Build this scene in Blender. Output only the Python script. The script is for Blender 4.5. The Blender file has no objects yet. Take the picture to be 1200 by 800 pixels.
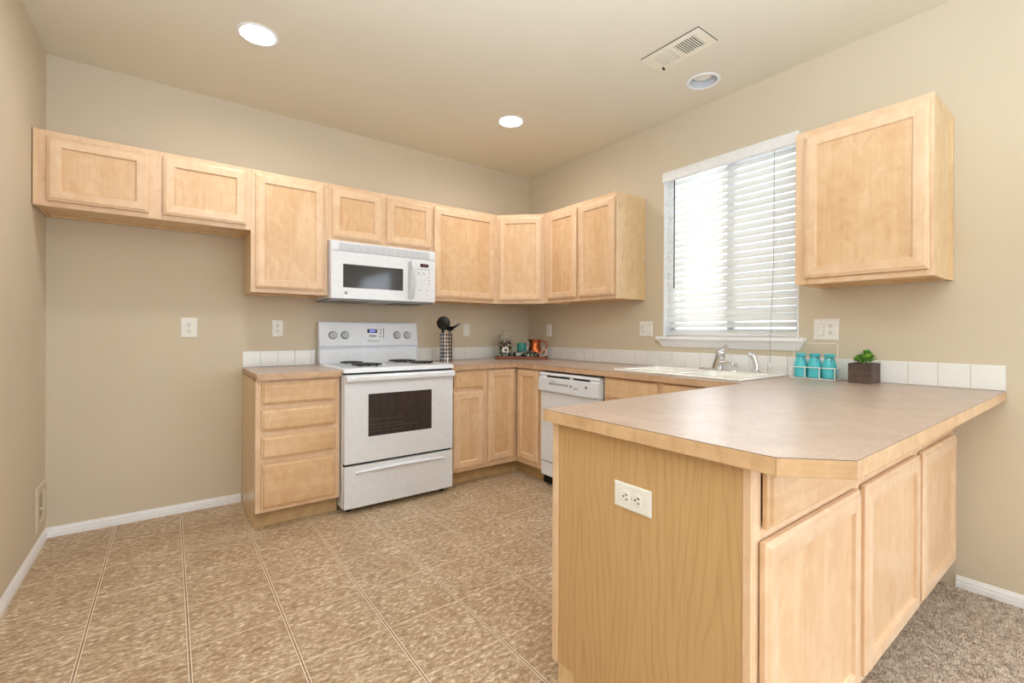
import bpy, math, random
from mathutils import Matrix, Vector
random.seed(7)
S = bpy.context.scene
COL = S.collection
PI = math.pi

# ------------------------------------------------------------------ camera
c, s = math.cos(0.6404), math.sin(0.6404)
Rv, Fv, Uv = Vector((c, -s, 0)), Vector((s, c, 0)), Vector((0, 0, 1))
pt, rl = -0.0011, 0.0039
Fv, Uv = Fv * math.cos(pt) + Uv * math.sin(pt), Uv * math.cos(pt) - Fv * math.sin(pt)
Rv, Uv = Rv * math.cos(rl) + Uv * math.sin(rl), Uv * math.cos(rl) - Rv * math.sin(rl)
cam = bpy.data.cameras.new('camera')
cam.sensor_fit = 'HORIZONTAL'; cam.sensor_width = 36.0
cam.lens = 537.78 / 1200 * 36.0
cam.shift_y = -(400 - 389.79) / 1200
cam.clip_start = 0.05
cam_o = bpy.data.objects.new('camera', cam); COL.objects.link(cam_o)
M = Matrix.Identity(4)
for i in range(3):
    M[i][0], M[i][1], M[i][2] = Rv[i], Uv[i], -Fv[i]
M[0][3], M[1][3], M[2][3] = -2.9035, -3.619, 1.1614
cam_o.matrix_world = M
S.camera = cam_o

# ------------------------------------------------------------------ light and exposure
S.view_settings.view_transform = 'Standard'
S.view_settings.look = 'None'
S.view_settings.gamma = 1.0
S.view_settings.use_curve_mapping = False
S.view_settings.exposure = 0.33
S.cycles.use_denoising = True
S.cycles.max_bounces = 10
S.cycles.diffuse_bounces = 6
S.cycles.sample_clamp_indirect = 6.0

SKY_STRENGTH = 3.0
PATIO_W, SIDE_W, KITCHEN_W, LAMP, BOUNCE_W = 7.0, 26.0, 25.0, 115.0, 86.0

w = bpy.data.worlds.new('daylight'); S.world = w; w.use_nodes = True
nt = w.node_tree; nt.nodes.clear()
wo = nt.nodes.new('ShaderNodeOutputWorld'); bg = nt.nodes.new('ShaderNodeBackground')
tc = nt.nodes.new('ShaderNodeTexCoord'); sx = nt.nodes.new('ShaderNodeSeparateXYZ')
rp = nt.nodes.new('ShaderNodeValToRGB')
rp.color_ramp.elements[0].position = 0.47; rp.color_ramp.elements[0].color = (0.30, 0.31, 0.27, 1)
rp.color_ramp.elements[1].position = 0.53; rp.color_ramp.elements[1].color = (0.90, 0.95, 1.0, 1)
ma = nt.nodes.new('ShaderNodeMath'); ma.operation = 'MULTIPLY_ADD'; ma.inputs[1].default_value = 0.5; ma.inputs[2].default_value = 0.5
nt.links.new(tc.outputs['Generated'], sx.inputs[0]); nt.links.new(sx.outputs['Z'], ma.inputs[0])
nt.links.new(ma.outputs[0], rp.inputs[0]); nt.links.new(rp.outputs[0], bg.inputs[0])
bg.inputs[1].default_value = SKY_STRENGTH
nt.links.new(bg.outputs[0], wo.inputs[0])


def area(name, loc, rot, sx_, sy_, watts, col):
    l = bpy.data.lights.new(name, 'AREA'); l.shape = 'RECTANGLE'; l.size = sx_; l.size_y = sy_
    l.energy = watts; l.color = col
    o = bpy.data.objects.new(name, l); COL.objects.link(o)
    o.location = loc; o.rotation_euler = rot
    return o

DAY = (0.73, 0.87, 1.0)
# daylight through the dining room's patio door and side window, and through the kitchen window
area('patio_daylight', (-1.5, -6.66, 1.2), (PI / 2, 0, 0), 2.5, 2.1, PATIO_W, DAY)
area('dining_daylight', (0.06, -5.3, 1.15), (PI / 2, 0, PI / 2), 1.6, 2.0, SIDE_W, DAY)
area('kitchen_daylight', (0.62, -2.035, 1.95), (PI / 2, 0, PI / 2), 1.3, 1.5, KITCHEN_W, (0.92, 0.96, 1.0))

# added unseen fill light by the camera, bounced off the ceiling for brightness
area('bounce_fill', (-2.7, -3.75, 1.6), (PI, 0, 0), 1.3, 1.3, BOUNCE_W, DAY)


# ------------------------------------------------------------------ mesh helpers
class MB:
    def __init__(self):
        self.v, self.f, self.m, self.sm = [], [], [], []

    def face(self, idx, m=0, sm=False):
        self.f.append(tuple(idx)); self.m.append(m); self.sm.append(sm)

    def add(self, vs):
        n = len(self.v); self.v += [tuple(p) for p in vs]; return n

    def box(self, x0, x1, y0, y1, z0, z1, m=0):
        x0, x1 = min(x0, x1), max(x0, x1); y0, y1 = min(y0, y1), max(y0, y1); z0, z1 = min(z0, z1), max(z0, z1)
        n = self.add([(x0, y0, z0), (x1, y0, z0), (x1, y1, z0), (x0, y1, z0), (x0, y0, z1), (x1, y0, z1), (x1, y1, z1), (x0, y1, z1)])
        for q in ((0, 3, 2, 1), (4, 5, 6, 7), (0, 1, 5, 4), (1, 2, 6, 5), (2, 3, 7, 6), (3, 0, 4, 7)):
            self.face([n + i for i in q], m)
        return self

    def rings(self, loops, m=0, closed=True, cap0=True, cap1=True, sm=True, m1=None):
        """connect equal-length loops of points"""
        k = len(loops[0]); st = [self.add(l) for l in loops]
        for a, b in zip(st, st[1:]):
            for i in range(k if closed else k - 1):
                j = (i + 1) % k
                self.face((a + i, a + j, b + j, b + i), m, sm)
        if cap0: self.face([st[0] + i for i in range(k)][::-1], m)
        if cap1: self.face([st[-1] + i for i in range(k)], m if m1 is None else m1)
        return self

    def lathe(self, prof, cx=0, cy=0, cz=0, n=24, m=0, cap0=True, cap1=True):
        loops = [[(cx + r * math.cos(2 * PI * i / n), cy + r * math.sin(2 * PI * i / n), cz + z) for i in range(n)] for r, z in prof]
        return self.rings(loops, m, cap0=cap0, cap1=cap1)

    def tube(self, pts, r, n=8, m=0, loop=False, cap=True):
        P = [Vector(p) for p in pts]; k = len(P); loops = []
        rr = r if isinstance(r, (list, tuple)) else [r] * k
        up = None
        for i in range(k):
            if loop: t = P[(i + 1) % k] - P[i - 1]
            else: t = P[min(i + 1, k - 1)] - P[max(i - 1, 0)]
            t.normalize()
            if up is None:
                up = Vector((0, 0, 1)) if abs(t.z) < 0.9 else Vector((1, 0, 0))
            a = t.cross(up)
            if a.length < 1e-5: a = t.cross(Vector((0, 1, 0.01)))
            a.normalize(); b = a.cross(t); up = b
            loops.append([tuple(P[i] + (a * math.cos(2 * PI * j / n) + b * math.sin(2 * PI * j / n)) * rr[i]) for j in range(n)])
        if loop: loops.append(loops[0])
        return self.rings(loops, m, cap0=cap and not loop, cap1=cap and not loop)

    def prism(self, pts, lo, hi, axis='z', m=0):
        """extrude a 2D outline; axis z: (x,y), axis y: (x,z), axis x: (y,z)"""
        def P(p, h):
            return {'z': (p[0], p[1], h), 'y': (p[0], h, p[1]), 'x': (h, p[0], p[1])}[axis]
        return self.rings([[P(p, lo) for p in pts], [P(p, hi) for p in pts]], m, sm=False)

    def ball(self, cx, cy, cz, rx, ry=None, rz=None, n=14, k=9, m=0):
        ry = rx if ry is None else ry; rz = rx if rz is None else rz
        loops = []
        for a in range(1, k):
            th = PI * a / k
            loops.append([(cx + rx * math.sin(th) * math.cos(2 * PI * i / n), cy + ry * math.sin(th) * math.sin(2 * PI * i / n), cz - rz * math.cos(th)) for i in range(n)])
        return self.rings(loops, m)

    def cells(self, xs, ys, inside, z0, z1, m=0, cut=None, ms=None):
        """a slab made of grid cells that share their vertices; cut: {(i,j): corner} leaves a triangle"""
        ms = m if ms is None else ms
        ids = {}
        def V(i, j, t):
            if (i, j, t) not in ids: ids[(i, j, t)] = self.add([(xs[i], ys[j], z1 if t else z0)])
            return ids[(i, j, t)]
        edges = {}
        for i in range(len(xs) - 1):
            for j in range(len(ys) - 1):
                if not inside((xs[i] + xs[i + 1]) / 2, (ys[j] + ys[j + 1]) / 2): continue
                q = [(i, j), (i + 1, j), (i + 1, j + 1), (i, j + 1)]
                if cut and (i, j) in cut: q.pop(cut[(i, j)])
                self.face([V(*p, 1) for p in q], m)
                self.face([V(*p, 0) for p in q][::-1], m)
                for a, b in zip(q, q[1:] + q[:1]):
                    if (b, a) in edges: del edges[(b, a)]
                    else: edges[(a, b)] = 1
        for a, b in edges:
            self.face((V(*a, 0), V(*b, 0), V(*b, 1), V(*a, 1)), ms)
        return self

    def xf(self, mat, start=0):
        for i in range(start, len(self.v)):
            self.v[i] = tuple(mat @ Vector(self.v[i]))
        return self

    def text(self, body, size, org, right=(1, 0, 0), up=(0, 0, 1), m=0, shear=0.0, depth=0.0006, align='CENTER'):
        cu = bpy.data.curves.new('lettering', 'FONT'); cu.body = body; cu.size = size; cu.shear = shear
        cu.align_x = align; cu.align_y = 'CENTER'; cu.resolution_u = 2
        o = bpy.data.objects.new('lettering', cu); COL.objects.link(o)
        bpy.context.view_layer.update()
        me = bpy.data.meshes.new_from_object(o.evaluated_get(bpy.context.evaluated_depsgraph_get()))
        r, u = Vector(right), Vector(up); nrm = r.cross(u)
        n = self.add([tuple(Vector(org) + r * v.co.x + u * v.co.y + nrm * depth) for v in me.vertices])
        for p in me.polygons: self.face([n + i for i in p.vertices], m)
        bpy.data.objects.remove(o); bpy.data.meshes.remove(me); bpy.data.curves.remove(cu)
        return self


def obj(name, mb, mats, parent=None, bevel=0.0, seg=2, kind=None, label=None, angle=35, subsurf=0):
    me = bpy.data.meshes.new(name)
    me.from_pydata(mb.v, [], mb.f)
    if not isinstance(mats, (list, tuple)): mats = [mats]
    for mt in mats: me.materials.append(mt)
    me.polygons.foreach_set('material_index', mb.m)
    me.polygons.foreach_set('use_smooth', [bool(q) or bevel > 0 for q in mb.sm])
    me.update()
    if bevel > 0 or any(mb.sm):
        me.set_sharp_from_angle(angle=math.radians(angle))
    o = bpy.data.objects.new(name, me); COL.objects.link(o)
    if parent: o.parent = parent
    if kind: o['kind'] = kind
    if label: o['label'] = label
    if bevel > 0:
        b = o.modifiers.new('edge', 'BEVEL'); b.width = bevel; b.segments = seg; b.limit_method = 'ANGLE'; b.angle_limit = math.radians(40)
        b.harden_normals = True
    if subsurf:
        q = o.modifiers.new('smooth', 'SUBSURF'); q.levels = subsurf; q.render_levels = subsurf
    return o


def thing(name, label, cat, loc=(0, 0, 0), rz=0.0, group=None):
    o = bpy.data.objects.new(name, None); COL.objects.link(o)
    o.location = loc; o.rotation_euler = (0, 0, rz); o.empty_display_size = 0.05
    o['label'] = label; o['category'] = cat
    if group: o['group'] = group
    return o


def tag(o, label, cat, group=None, kind=None):
    o['label'] = label; o['category'] = cat
    if group: o['group'] = group
    if kind: o['kind'] = kind
    return o


# ------------------------------------------------------------------ materials
def lin(r, g, b):
    f = lambda q: q / 12.92 if q <= 0.04045 else ((q + 0.055) / 1.055) ** 2.4
    return (f(r / 255), f(g / 255), f(b / 255), 1.0)


class NT:
    def __init__(self, name):
        self.mat = bpy.data.materials.new(name); self.mat.use_nodes = True
        self.t = self.mat.node_tree; self.b = self.t.nodes['Principled BSDF']; self.out = self.t.nodes['Material Output']

    def n(self, typ, **kw):
        q = self.t.nodes.new('ShaderNode' + typ)
        for k, v in kw.items(): setattr(q, k, v)
        return q

    def l(self, a, b): self.t.links.new(a, b)

    def math(self, op, a, b=None, c_=None):
        q = self.n('Math', operation=op)
        for i, x in enumerate((a, b, c_)):
            if x is None: continue
            if isinstance(x, (int, float)): q.inputs[i].default_value = x
            else: self.l(x, q.inputs[i])
        return q.outputs[0]

    def noise(self, vec, scale, detail=3.0, rough=0.55, dist=0.0):
        q = self.n('TexNoise'); q.inputs['Scale'].default_value = scale; q.inputs['Detail'].default_value = detail
        q.inputs['Roughness'].default_value = rough; q.inputs['Distortion'].default_value = dist
        if vec is not None: self.l(vec, q.inputs['Vector'])
        return q.outputs['Fac']

    def coords(self, scale=(1, 1, 1), vary=False, rot=(0, 0, 0)):
        t = self.n('TexCoord'); m = self.n('Mapping'); m.inputs['Scale'].default_value = scale; m.inputs['Rotation'].default_value = rot
        src = t.outputs['Object']
        if vary:
            oi = self.n('ObjectInfo'); a = self.n('VectorMath', operation='ADD'); sc = self.n('VectorMath', operation='SCALE')
            cmb = self.n('CombineXYZ')
            for i in range(3): self.l(oi.outputs['Random'], cmb.inputs[i])
            self.l(cmb.outputs[0], sc.inputs[0]); sc.inputs['Scale'].default_value = 9.0
            self.l(src, a.inputs[0]); self.l(sc.outputs[0], a.inputs[1]); src = a.outputs[0]
        self.l(src, m.inputs['Vector']); return m.outputs[0]

    def ramp(self, fac, stops, interp='LINEAR'):
        q = self.n('ValToRGB'); q.color_ramp.interpolation = interp
        e = q.color_ramp.elements
        while len(e) > 1: e.remove(e[0])
        e[0].position, e[0].color = stops[0]
        for p, col in stops[1:]:
            x = e.new(p); x.color = col
        self.l(fac, q.inputs[0]); return q.outputs[0]

    def mix(self, fac, a, b, mode='MIX'):
        q = self.n('Mix', data_type='RGBA', blend_type=mode)
        for sock, x in ((q.inputs['Factor'], fac), (q.inputs[6], a), (q.inputs[7], b)):
            if isinstance(x, (int, float)): sock.default_value = x
            elif isinstance(x, tuple): sock.default_value = x
            else: self.l(x, sock)
        return q.outputs[2]

    def bump(self, h, strength, dist=0.002):
        q = self.n('Bump'); q.inputs['Strength'].default_value = strength; q.inputs['Distance'].default_value = dist
        self.l(h, q.inputs['Height']); self.l(q.outputs[0], self.b.inputs['Normal'])

    def base(self, col, rough=0.5, metal=0.0, spec=0.5):
        if isinstance(col, tuple): self.b.inputs['Base Color'].default_value = col
        else: self.l(col, self.b.inputs['Base Color'])
        self.b.inputs['Roughness'].default_value = rough; self.b.inputs['Metallic'].default_value = metal
        self.b.inputs['Specular IOR Level'].default_value = spec
        return self.mat


def plain(name, rgb, rough=0.5, metal=0.0, spec=0.5, vary=0.03, scale=30.0):
    t = NT(name); col = lin(*rgb)
    f = t.noise(t.coords(), scale)
    d = tuple(x * (1 - vary * 2) for x in col[:3]) + (1,)
    return t.base(t.ramp(f, [(0.3, d), (0.7, col)]), rough, metal, spec)


def maple(name, light, dark, orient='v', rough=0.28):
    t = NT(name)
    sc = (38, 38, 1.6) if orient == 'v' else (1.6, 1.6, 38)
    sb = (5, 5, 0.8) if orient == 'v' else (0.8, 0.8, 5)
    fine = t.noise(t.coords(sc, True), 1.6, 4, 0.6)
    broad = t.noise(t.coords(sb, True), 1.3, 3, 0.5, 0.6)
    flame = t.noise(t.coords((9, 9, 6), True), 1.6, 2, 0.5, 1.2)
    f = t.math('ADD', t.math('MULTIPLY', fine, 0.26), t.math('ADD', t.math('MULTIPLY', broad, 0.40), t.math('MULTIPLY', flame, 0.40)))
    mid = tuple((a + b) / 2 for a, b in zip(lin(*light), lin(*dark)))
    colr = t.ramp(f, [(0.38, lin(*dark)), (0.52, mid), (0.64, lin(*light))])
    t.bump(fine, 0.05, 0.0006)
    return t.base(colr, rough)


M_FRAME = maple('maple_stile', (234, 205, 174), (219, 182, 146), 'v')
M_RAIL = maple('maple_rail', (234, 205, 174), (219, 182, 146), 'h')
M_PANEL = maple('maple_panel', (229, 197, 161), (213, 171, 129), 'v')
M_DRAWER = maple('maple_drawer', (229, 197, 160), (212, 170, 128), 'h')
M_SIDE = maple('maple_side', (232, 204, 164), (216, 182, 138), 'v', 0.24)
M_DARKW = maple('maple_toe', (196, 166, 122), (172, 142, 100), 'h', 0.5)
M_EDGE = maple('maple_edge', (218, 184, 146), (190, 150, 110), 'h')


def end_panel_mat():
    t = NT('maple_veneer')
    tcn = t.coords((1, 1, 1)); sp = t.n('SeparateXYZ'); t.l(tcn, sp.inputs[0])
    wob = t.noise(t.coords((3.0, 3.0, 1.3)), 1.4, 3, 0.55)
    wob2 = t.noise(t.coords((9.0, 9.0, 3.0)), 1.6, 2, 0.5)
    y = t.math('ADD', sp.outputs['Y'], t.math('MULTIPLY', wob, 0.10))
    band = t.math('PINGPONG', t.math('ADD', y, 3.0), 0.105)
    yy = t.math('MULTIPLY', band, band)
    zz = t.math('MULTIPLY', t.math('ADD', sp.outputs['Z'], t.math('MULTIPLY', wob2, 0.12)), 0.055)
    r = t.math('ADD', t.math('SQRT', t.math('ADD', yy, 0.00015)), zz)
    ring = t.math('SINE', t.math('MULTIPLY', r, 290.0))
    lines = t.math('POWER', t.math('MULTIPLY_ADD', ring, 0.5, 0.5), 7.0)
    fine = t.noise(t.coords((60, 60, 2.2)), 2.0, 3, 0.6)
    f = t.math('ADD', t.math('MULTIPLY', lines, 0.16), t.math('MULTIPLY', fine, 0.45))
    colr = t.ramp(f, [(0.18, lin(204, 168, 121)), (0.5, lin(188, 148, 99)), (0.85, lin(158, 113, 66))])
    return t.base(colr, 0.42)


M_VENEER = end_panel_mat()


def wall_mat(name, rgb):
    t = NT(name); col = lin(*rgb)
    big = t.noise(t.coords((1, 1, 1)), 1.2, 2)
    tex = t.noise(t.coords((1, 1, 1)), 85.0, 3, 0.6)
    d = tuple(x * 0.96 for x in col[:3]) + (1,)
    t.bump(tex, 0.12, 0.0012)
    return t.base(t.ramp(big, [(0.3, d), (0.7, col)]), 0.75, 0, 0.25)


M_WALL = wall_mat('wall_paint', (213, 201, 182))
M_CEIL = wall_mat('ceiling_paint', (228, 222, 208))
M_WHITE = plain('white_trim_paint', (243, 245, 250), 0.35)
M_APPL = plain('white_enamel', (234, 239, 250), 0.22)
M_APPL2 = plain('white_plastic', (229, 234, 246), 0.38)
M_GREYP = plain('grey_plastic', (196, 200, 206), 0.4)
M_GREYH = plain('pale_grey_plastic', (214, 219, 228), 0.3)
M_GREYD = plain('grey_marking', (120, 124, 130), 0.5)
M_BLACK = plain('black_plastic', (6, 6, 7), 0.22, spec=0.35)
M_BLACKM = plain('black_recess', (10, 10, 10), 0.8)
M_OUTLET = plain('outlet_plastic', (238, 238, 236), 0.35)
M_SINK = plain('sink_enamel', (244, 243, 240), 0.18)
M_CHROME = plain('chrome', (225, 228, 232), 0.08, 1.0, 0.5, 0.0)
M_STEEL = plain('brushed_steel', (205, 206, 208), 0.25, 1.0)


def floor_mat():
    t = NT('sheet_vinyl')
    crd = t.coords(); sp = t.n('SeparateXYZ'); t.l(crd, sp.inputs[0])
    a = t.noise(t.coords((26, 58, 1), rot=(0, 0, 0.25)), 1.25, 5, 0.62, 0.7)
    b = t.noise(t.coords((60, 130, 1), rot=(0, 0, 0.25)), 1.0, 3, 0.6, 0.4)
    g = t.noise(t.coords((3, 3, 1)), 1.5, 3)
    f = t.math('ADD', t.math('MULTIPLY', a, 0.62), t.math('ADD', t.math('MULTIPLY', b, 0.30), t.math('MULTIPLY', g, 0.14)))
    colr = t.ramp(f, [(0.37, lin(128, 104, 82)), (0.47, lin(164, 138, 110)), (0.55, lin(186, 162, 134)), (0.65, lin(234, 220, 202))])
    pal = None
    P = 0.316
    for ax, off in (('X', 1.581 + 10 * P), ('Y', 1.575 + 30 * P)):
        u = t.math('FRACT', t.math('DIVIDE', t.math('ADD', sp.outputs[ax], off + P / 2), P))
        d = t.math('MULTIPLY', t.math('ABSOLUTE', t.math('SUBTRACT', u, 0.5)), P / 0.014)
        stops = [(0.0, (0, 0, 0, 1)), (0.15, (0, 0, 0, 1)), (0.20, (1, 1, 1, 1)), (0.46, (1, 1, 1, 1)), (0.50, (0.1, 0.1, 0.1, 1)), (0.55, (0.1, 0.1, 0.1, 1)), (0.60, (0.5, 0.5, 0.5, 1)), (1, (0.5, 0.5, 0.5, 1))]
        if ax == 'Y': stops = [(0.0, (0.85, 0.85, 0.85, 1)), (0.22, (0.85, 0.85, 0.85, 1)), (0.30, (0.5, 0.5, 0.5, 1))]
        v = t.ramp(d, stops)
        if pal is None: pal = v
        else:
            x = t.n('Mix', data_type='RGBA', blend_type='OVERLAY'); x.inputs['Factor'].default_value = 1.0
            t.l(pal, x.inputs[6]); t.l(v, x.inputs[7]); pal = x.outputs[2]
    lightm = t.math('MULTIPLY', t.math('GREATER_THAN', pal, 0.7), t.math('ADD', 0.6, t.math('MULTIPLY', t.math('GREATER_THAN', pal, 0.9), 0.4))); darkm = t.math('LESS_THAN', pal, 0.3)
    c1 = t.mix(t.math('MULTIPLY', lightm, 0.85), colr, lin(240, 224, 202))
    c2 = t.mix(t.math('MULTIPLY', darkm, 0.75), c1, lin(104, 82, 62))
    t.bump(f, 0.12, 0.001)
    return t.base(c2, 0.42, 0, 0.4)


M_FLOOR = floor_mat()


def carpet_mat():
    t = NT('carpet_yarn')
    a = t.noise(t.coords((1, 1, 1)), 190.0, 3, 0.7)
    b = t.noise(t.coords((1, 1, 1)), 40.0, 2, 0.6)
    f = t.math('ADD', t.math('MULTIPLY', a, 0.7), t.math('MULTIPLY', b, 0.3))
    t.bump(a, 0.5, 0.004)
    return t.base(t.ramp(f, [(0.38, lin(124, 108, 96)), (0.5, lin(196, 182, 170)), (0.60, lin(240, 230, 222))]), 0.95, 0, 0.1)


M_CARPET = carpet_mat()


def laminate_mat(name, a_, b_, rough):
    t = NT(name)
    f = t.math('ADD', t.math('MULTIPLY', t.noise(t.coords(), 9.0, 4, 0.6, 0.8), 0.55), t.math('MULTIPLY', t.noise(t.coords(), 120.0, 2, 0.6), 0.45))
    return t.base(t.ramp(f, [(0.36, lin(*a_)), (0.64, lin(*b_))]), rough, 0, 0.5)


M_LAM = laminate_mat('laminate_worktop', (178, 156, 144), (198, 177, 165), 0.30)
M_LAMEDGE = laminate_mat('laminate_edge', (186, 150, 120), (214, 182, 152), 0.35)
M_LAMLINE = plain('laminate_core', (70, 46, 34), 0.6)
M_TILE = plain('glazed_tile', (236, 237, 238), 0.15, vary=0.015, scale=12)
M_GROUT = plain('grout', (206, 202, 196), 0.8)


def glow(name, col, strength):
    t = NT(name)
    t.b.inputs['Base Color'].default_value = col
    t.b.inputs['Emission Color'].default_value = col
    t.b.inputs['Emission Strength'].default_value = strength
    return t.mat


def glassy(name, col, rough=0.02):
    t = NT(name)
    t.base(col, rough); t.b.inputs['Transmission Weight'].default_value = 1.0; t.b.inputs['IOR'].default_value = 1.45
    return t.mat


def pane_mat():
    t = NT('window_glass')
    tr = t.n('BsdfTransparent'); tr.inputs[0].default_value = (0.94, 0.96, 0.96, 1)
    gl = t.n('BsdfGlossy'); gl.inputs['Roughness'].default_value = 0.02
    fr = t.n('Fresnel'); mx = t.n('MixShader')
    t.l(fr.outputs[0], mx.inputs[0]); t.l(tr.outputs[0], mx.inputs[1]); t.l(gl.outputs[0], mx.inputs[2]); t.l(mx.outputs[0], t.out.inputs[0])
    return t.mat


def screen_mat():
    t = NT('insect_screen')
    tr = t.n('BsdfTransparent'); df = t.n('BsdfDiffuse'); df.inputs[0].default_value = lin(70, 74, 80); mx = t.n('MixShader')
    mx.inputs[0].default_value = 0.26
    t.l(tr.outputs[0], mx.inputs[1]); t.l(df.outputs[0], mx.inputs[2]); t.l(mx.outputs[0], t.out.inputs[0])
    return t.mat


def slat_mat():
    t = NT('blind_slat')
    t.base(lin(244, 244, 244), 0.35)
    tl = t.n('BsdfTranslucent'); tl.inputs[0].default_value = lin(240, 240, 238); mx = t.n('MixShader'); mx.inputs[0].default_value = 0.4
    t.l(t.b.outputs[0], mx.inputs[1]); t.l(tl.outputs[0], mx.inputs[2]); t.l(mx.outputs[0], t.out.inputs[0])
    return t.mat


M_PANE, M_SCREEN, M_SLAT = pane_mat(), screen_mat(), slat_mat()
M_GLASS = glassy('clear_glass', (0.97, 0.99, 0.98, 1))
M_LAMPGLOW = glow('lamp_lens', (1.0, 0.96, 0.91, 1), LAMP)


def oven_glass():
    t = NT('oven_glass')
    wv = t.noise(t.coords((30, 30, 8)), 1.0, 2)
    return t.base(t.ramp(wv, [(0.3, lin(52, 48, 50)), (0.7, lin(66, 60, 62))]), 0.16, 0, 0.5)


M_OVENG = oven_glass()

# ------------------------------------------------------------------ the room
W, H, YF, TH = 3.462, 2.7074, -6.7, 0.14
WY0, WY1, WZ0, WZ1 = -2.487, -1.583, 1.136, 2.332      # kitchen window opening


def wall(name, boxes, m=M_WALL):
    mb = MB()
    for b in boxes: mb.box(*b)
    return obj(name, mb, m, kind='structure')


VY = -3.085   # where the vinyl meets the carpet
mb = MB(); mb.box(-W - TH, TH, VY, TH, -0.1, 0.0); obj('floor', mb, M_FLOOR, kind='structure')
mb = MB(); mb.box(-W - TH, TH, YF - TH, VY, -0.1, 0.003); obj('floor_carpet', mb, M_CARPET, kind='structure')
LIGHTS = ((-2.540, -0.903), (-0.903, -0.910), (-0.281, -2.055))
mb = MB(); q = 0.11
cxs = sorted([-W - TH, TH] + [p[0] + e for p in LIGHTS for e in (-q, q)]); cys = sorted([YF - TH, TH] + [p[1] + e for p in LIGHTS for e in (-q, q)])
mb.cells(cxs, cys, lambda x, y: not any(abs(x - p[0]) < q and abs(y - p[1]) < q for p in LIGHTS), H, H + 0.12)
for p in LIGHTS:      # round holes for the downlights
    n = 40
    ci = [(p[0] + 0.081 * math.cos(2 * PI * i / n), p[1] + 0.081 * math.sin(2 * PI * i / n), H) for i in range(n)]
    sq = []
    for i in range(n):
        a, b = math.cos(2 * PI * i / n), math.sin(2 * PI * i / n); k = q / max(abs(a), abs(b)); sq.append((p[0] + a * k, p[1] + b * k, H))
    mb.rings([ci, sq], cap0=False, cap1=False, sm=False)
obj('ceiling', mb, M_CEIL, kind='structure')
wall('wall_back', [(-W - TH, TH, 0, TH, 0, H)])
wall('wall_left', [(-W - TH, -W, YF, 0, 0, H)])
wall('wall_right', [(0, TH, WY1, 0, 0, H), (0, TH, -4.45, WY0, 0, H), (0, TH, YF, -6.15, 0, H), (0, TH, -6.15, -4.45, 0, 0.1), (0, TH, -6.15, -4.45, 2.2, H), (0, TH, WY0, WY1, 0, WZ0), (0, TH, WY0, WY1, WZ1, H)])
wall('wall_front', [(-W, -2.8, YF - TH, YF, 0, H), (-0.2, 0, YF - TH, YF, 0, H), (-2.8, -0.2, YF - TH, YF, 2.3, H), (-2.8, -0.2, YF - TH, YF, 0, 0.1)])


def baseboard(name, a, b, nrm):
    """profile swept from a to b on the floor, nrm points into the room"""
    prof = [(0.001, 0.0), (0.013, 0.0), (0.013, 0.026), (0.0105, 0.030), (0.0105, 0.040), (0.007, 0.047), (0.005, 0.055), (0.001, 0.056)]
    L = [[(p[0] + nrm[0] * d, p[1] + nrm[1] * d, z) for d, z in prof] for p in (a, b)]
    mb = MB(); mb.rings(L, sm=False); o = obj(name, mb, M_WHITE, kind='structure'); return o


baseboard('baseboard_back', (-W + 0.001, 0), (-2.512, 0), (0, -1))
baseboard('baseboard_left', (-W, -0.0005), (-W, -4.2), (1, 0))
baseboard('baseboard_right', (0, -3.15), (0, -4.45), (-1, 0))

# window: jamb liner, frame, sash stile, panes, screen
mb = MB()
fx0, fx1 = 0.078, 0.125
mb.box(fx0, fx1, WY0 + 0.001, WY1 - 0.001, WZ0 + 0.001, WZ0 + 0.05); mb.box(fx0, fx1, WY0 + 0.001, WY1 - 0.001, WZ1 - 0.045, WZ1 - 0.001)
mb.box(fx0, fx1, WY0 + 0.001, WY0 + 0.045, WZ0 + 0.05, WZ1 - 0.045); mb.box(fx0, fx1, WY1 - 0.045, WY1 - 0.001, WZ0 + 0.05, WZ1 - 0.045)
mb.box(fx0, fx1, -2.065, -2.015, WZ0 + 0.05, WZ1 - 0.045)
win = obj('window_1', mb, M_WHITE, kind='structure', bevel=0.003)
mb = MB(); mb.box(0.098, 0.102, -2.015, WY1 - 0.045, WZ0 + 0.05, WZ1 - 0.045); obj('window_pane', mb, M_PANE, win)
mb = MB(); mb.box(0.098, 0.102, WY0 + 0.045, -2.065, WZ0 + 0.05, WZ1 - 0.045); obj('window_pane', mb, M_PANE, win)
mb = MB(); mb.box(0.115, 0.116, WY0 + 0.045, -2.065, WZ0 + 0.05, WZ1 - 0.045); obj('insect_screen', mb, M_SCREEN, win)
# white painted reveal of the window
mb = MB()
mb.box(-0.004, fx0, WY1 - 0.008, WY1 - 0.0005, WZ0, WZ1); mb.box(-0.004, fx0, WY0 + 0.0005, WY0 + 0.008, WZ0, WZ1)
mb.box(-0.004, fx0, WY0, WY1, WZ1 - 0.008, WZ1 - 0.0005)
obj('trim_1', mb, M_WHITE, kind='structure')
# sill with a tapered apron
mb = MB()
mb.box(-0.05, 0.078, -2.527, -1.549, 1.113, 1.136)
mb.rings([[(-0.001, -1.556, 1.113), (-0.038, -1.556, 1.113), (-0.038, -2.520, 1.113), (-0.001, -2.520, 1.113)],
          [(-0.001, -1.582, 1.060), (-0.010, -1.582, 1.060), (-0.010, -2.494, 1.060), (-0.001, -2.494, 1.060)]], sm=False)
obj('trim_2', mb, M_WHITE, kind='structure', bevel=0.003)

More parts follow.
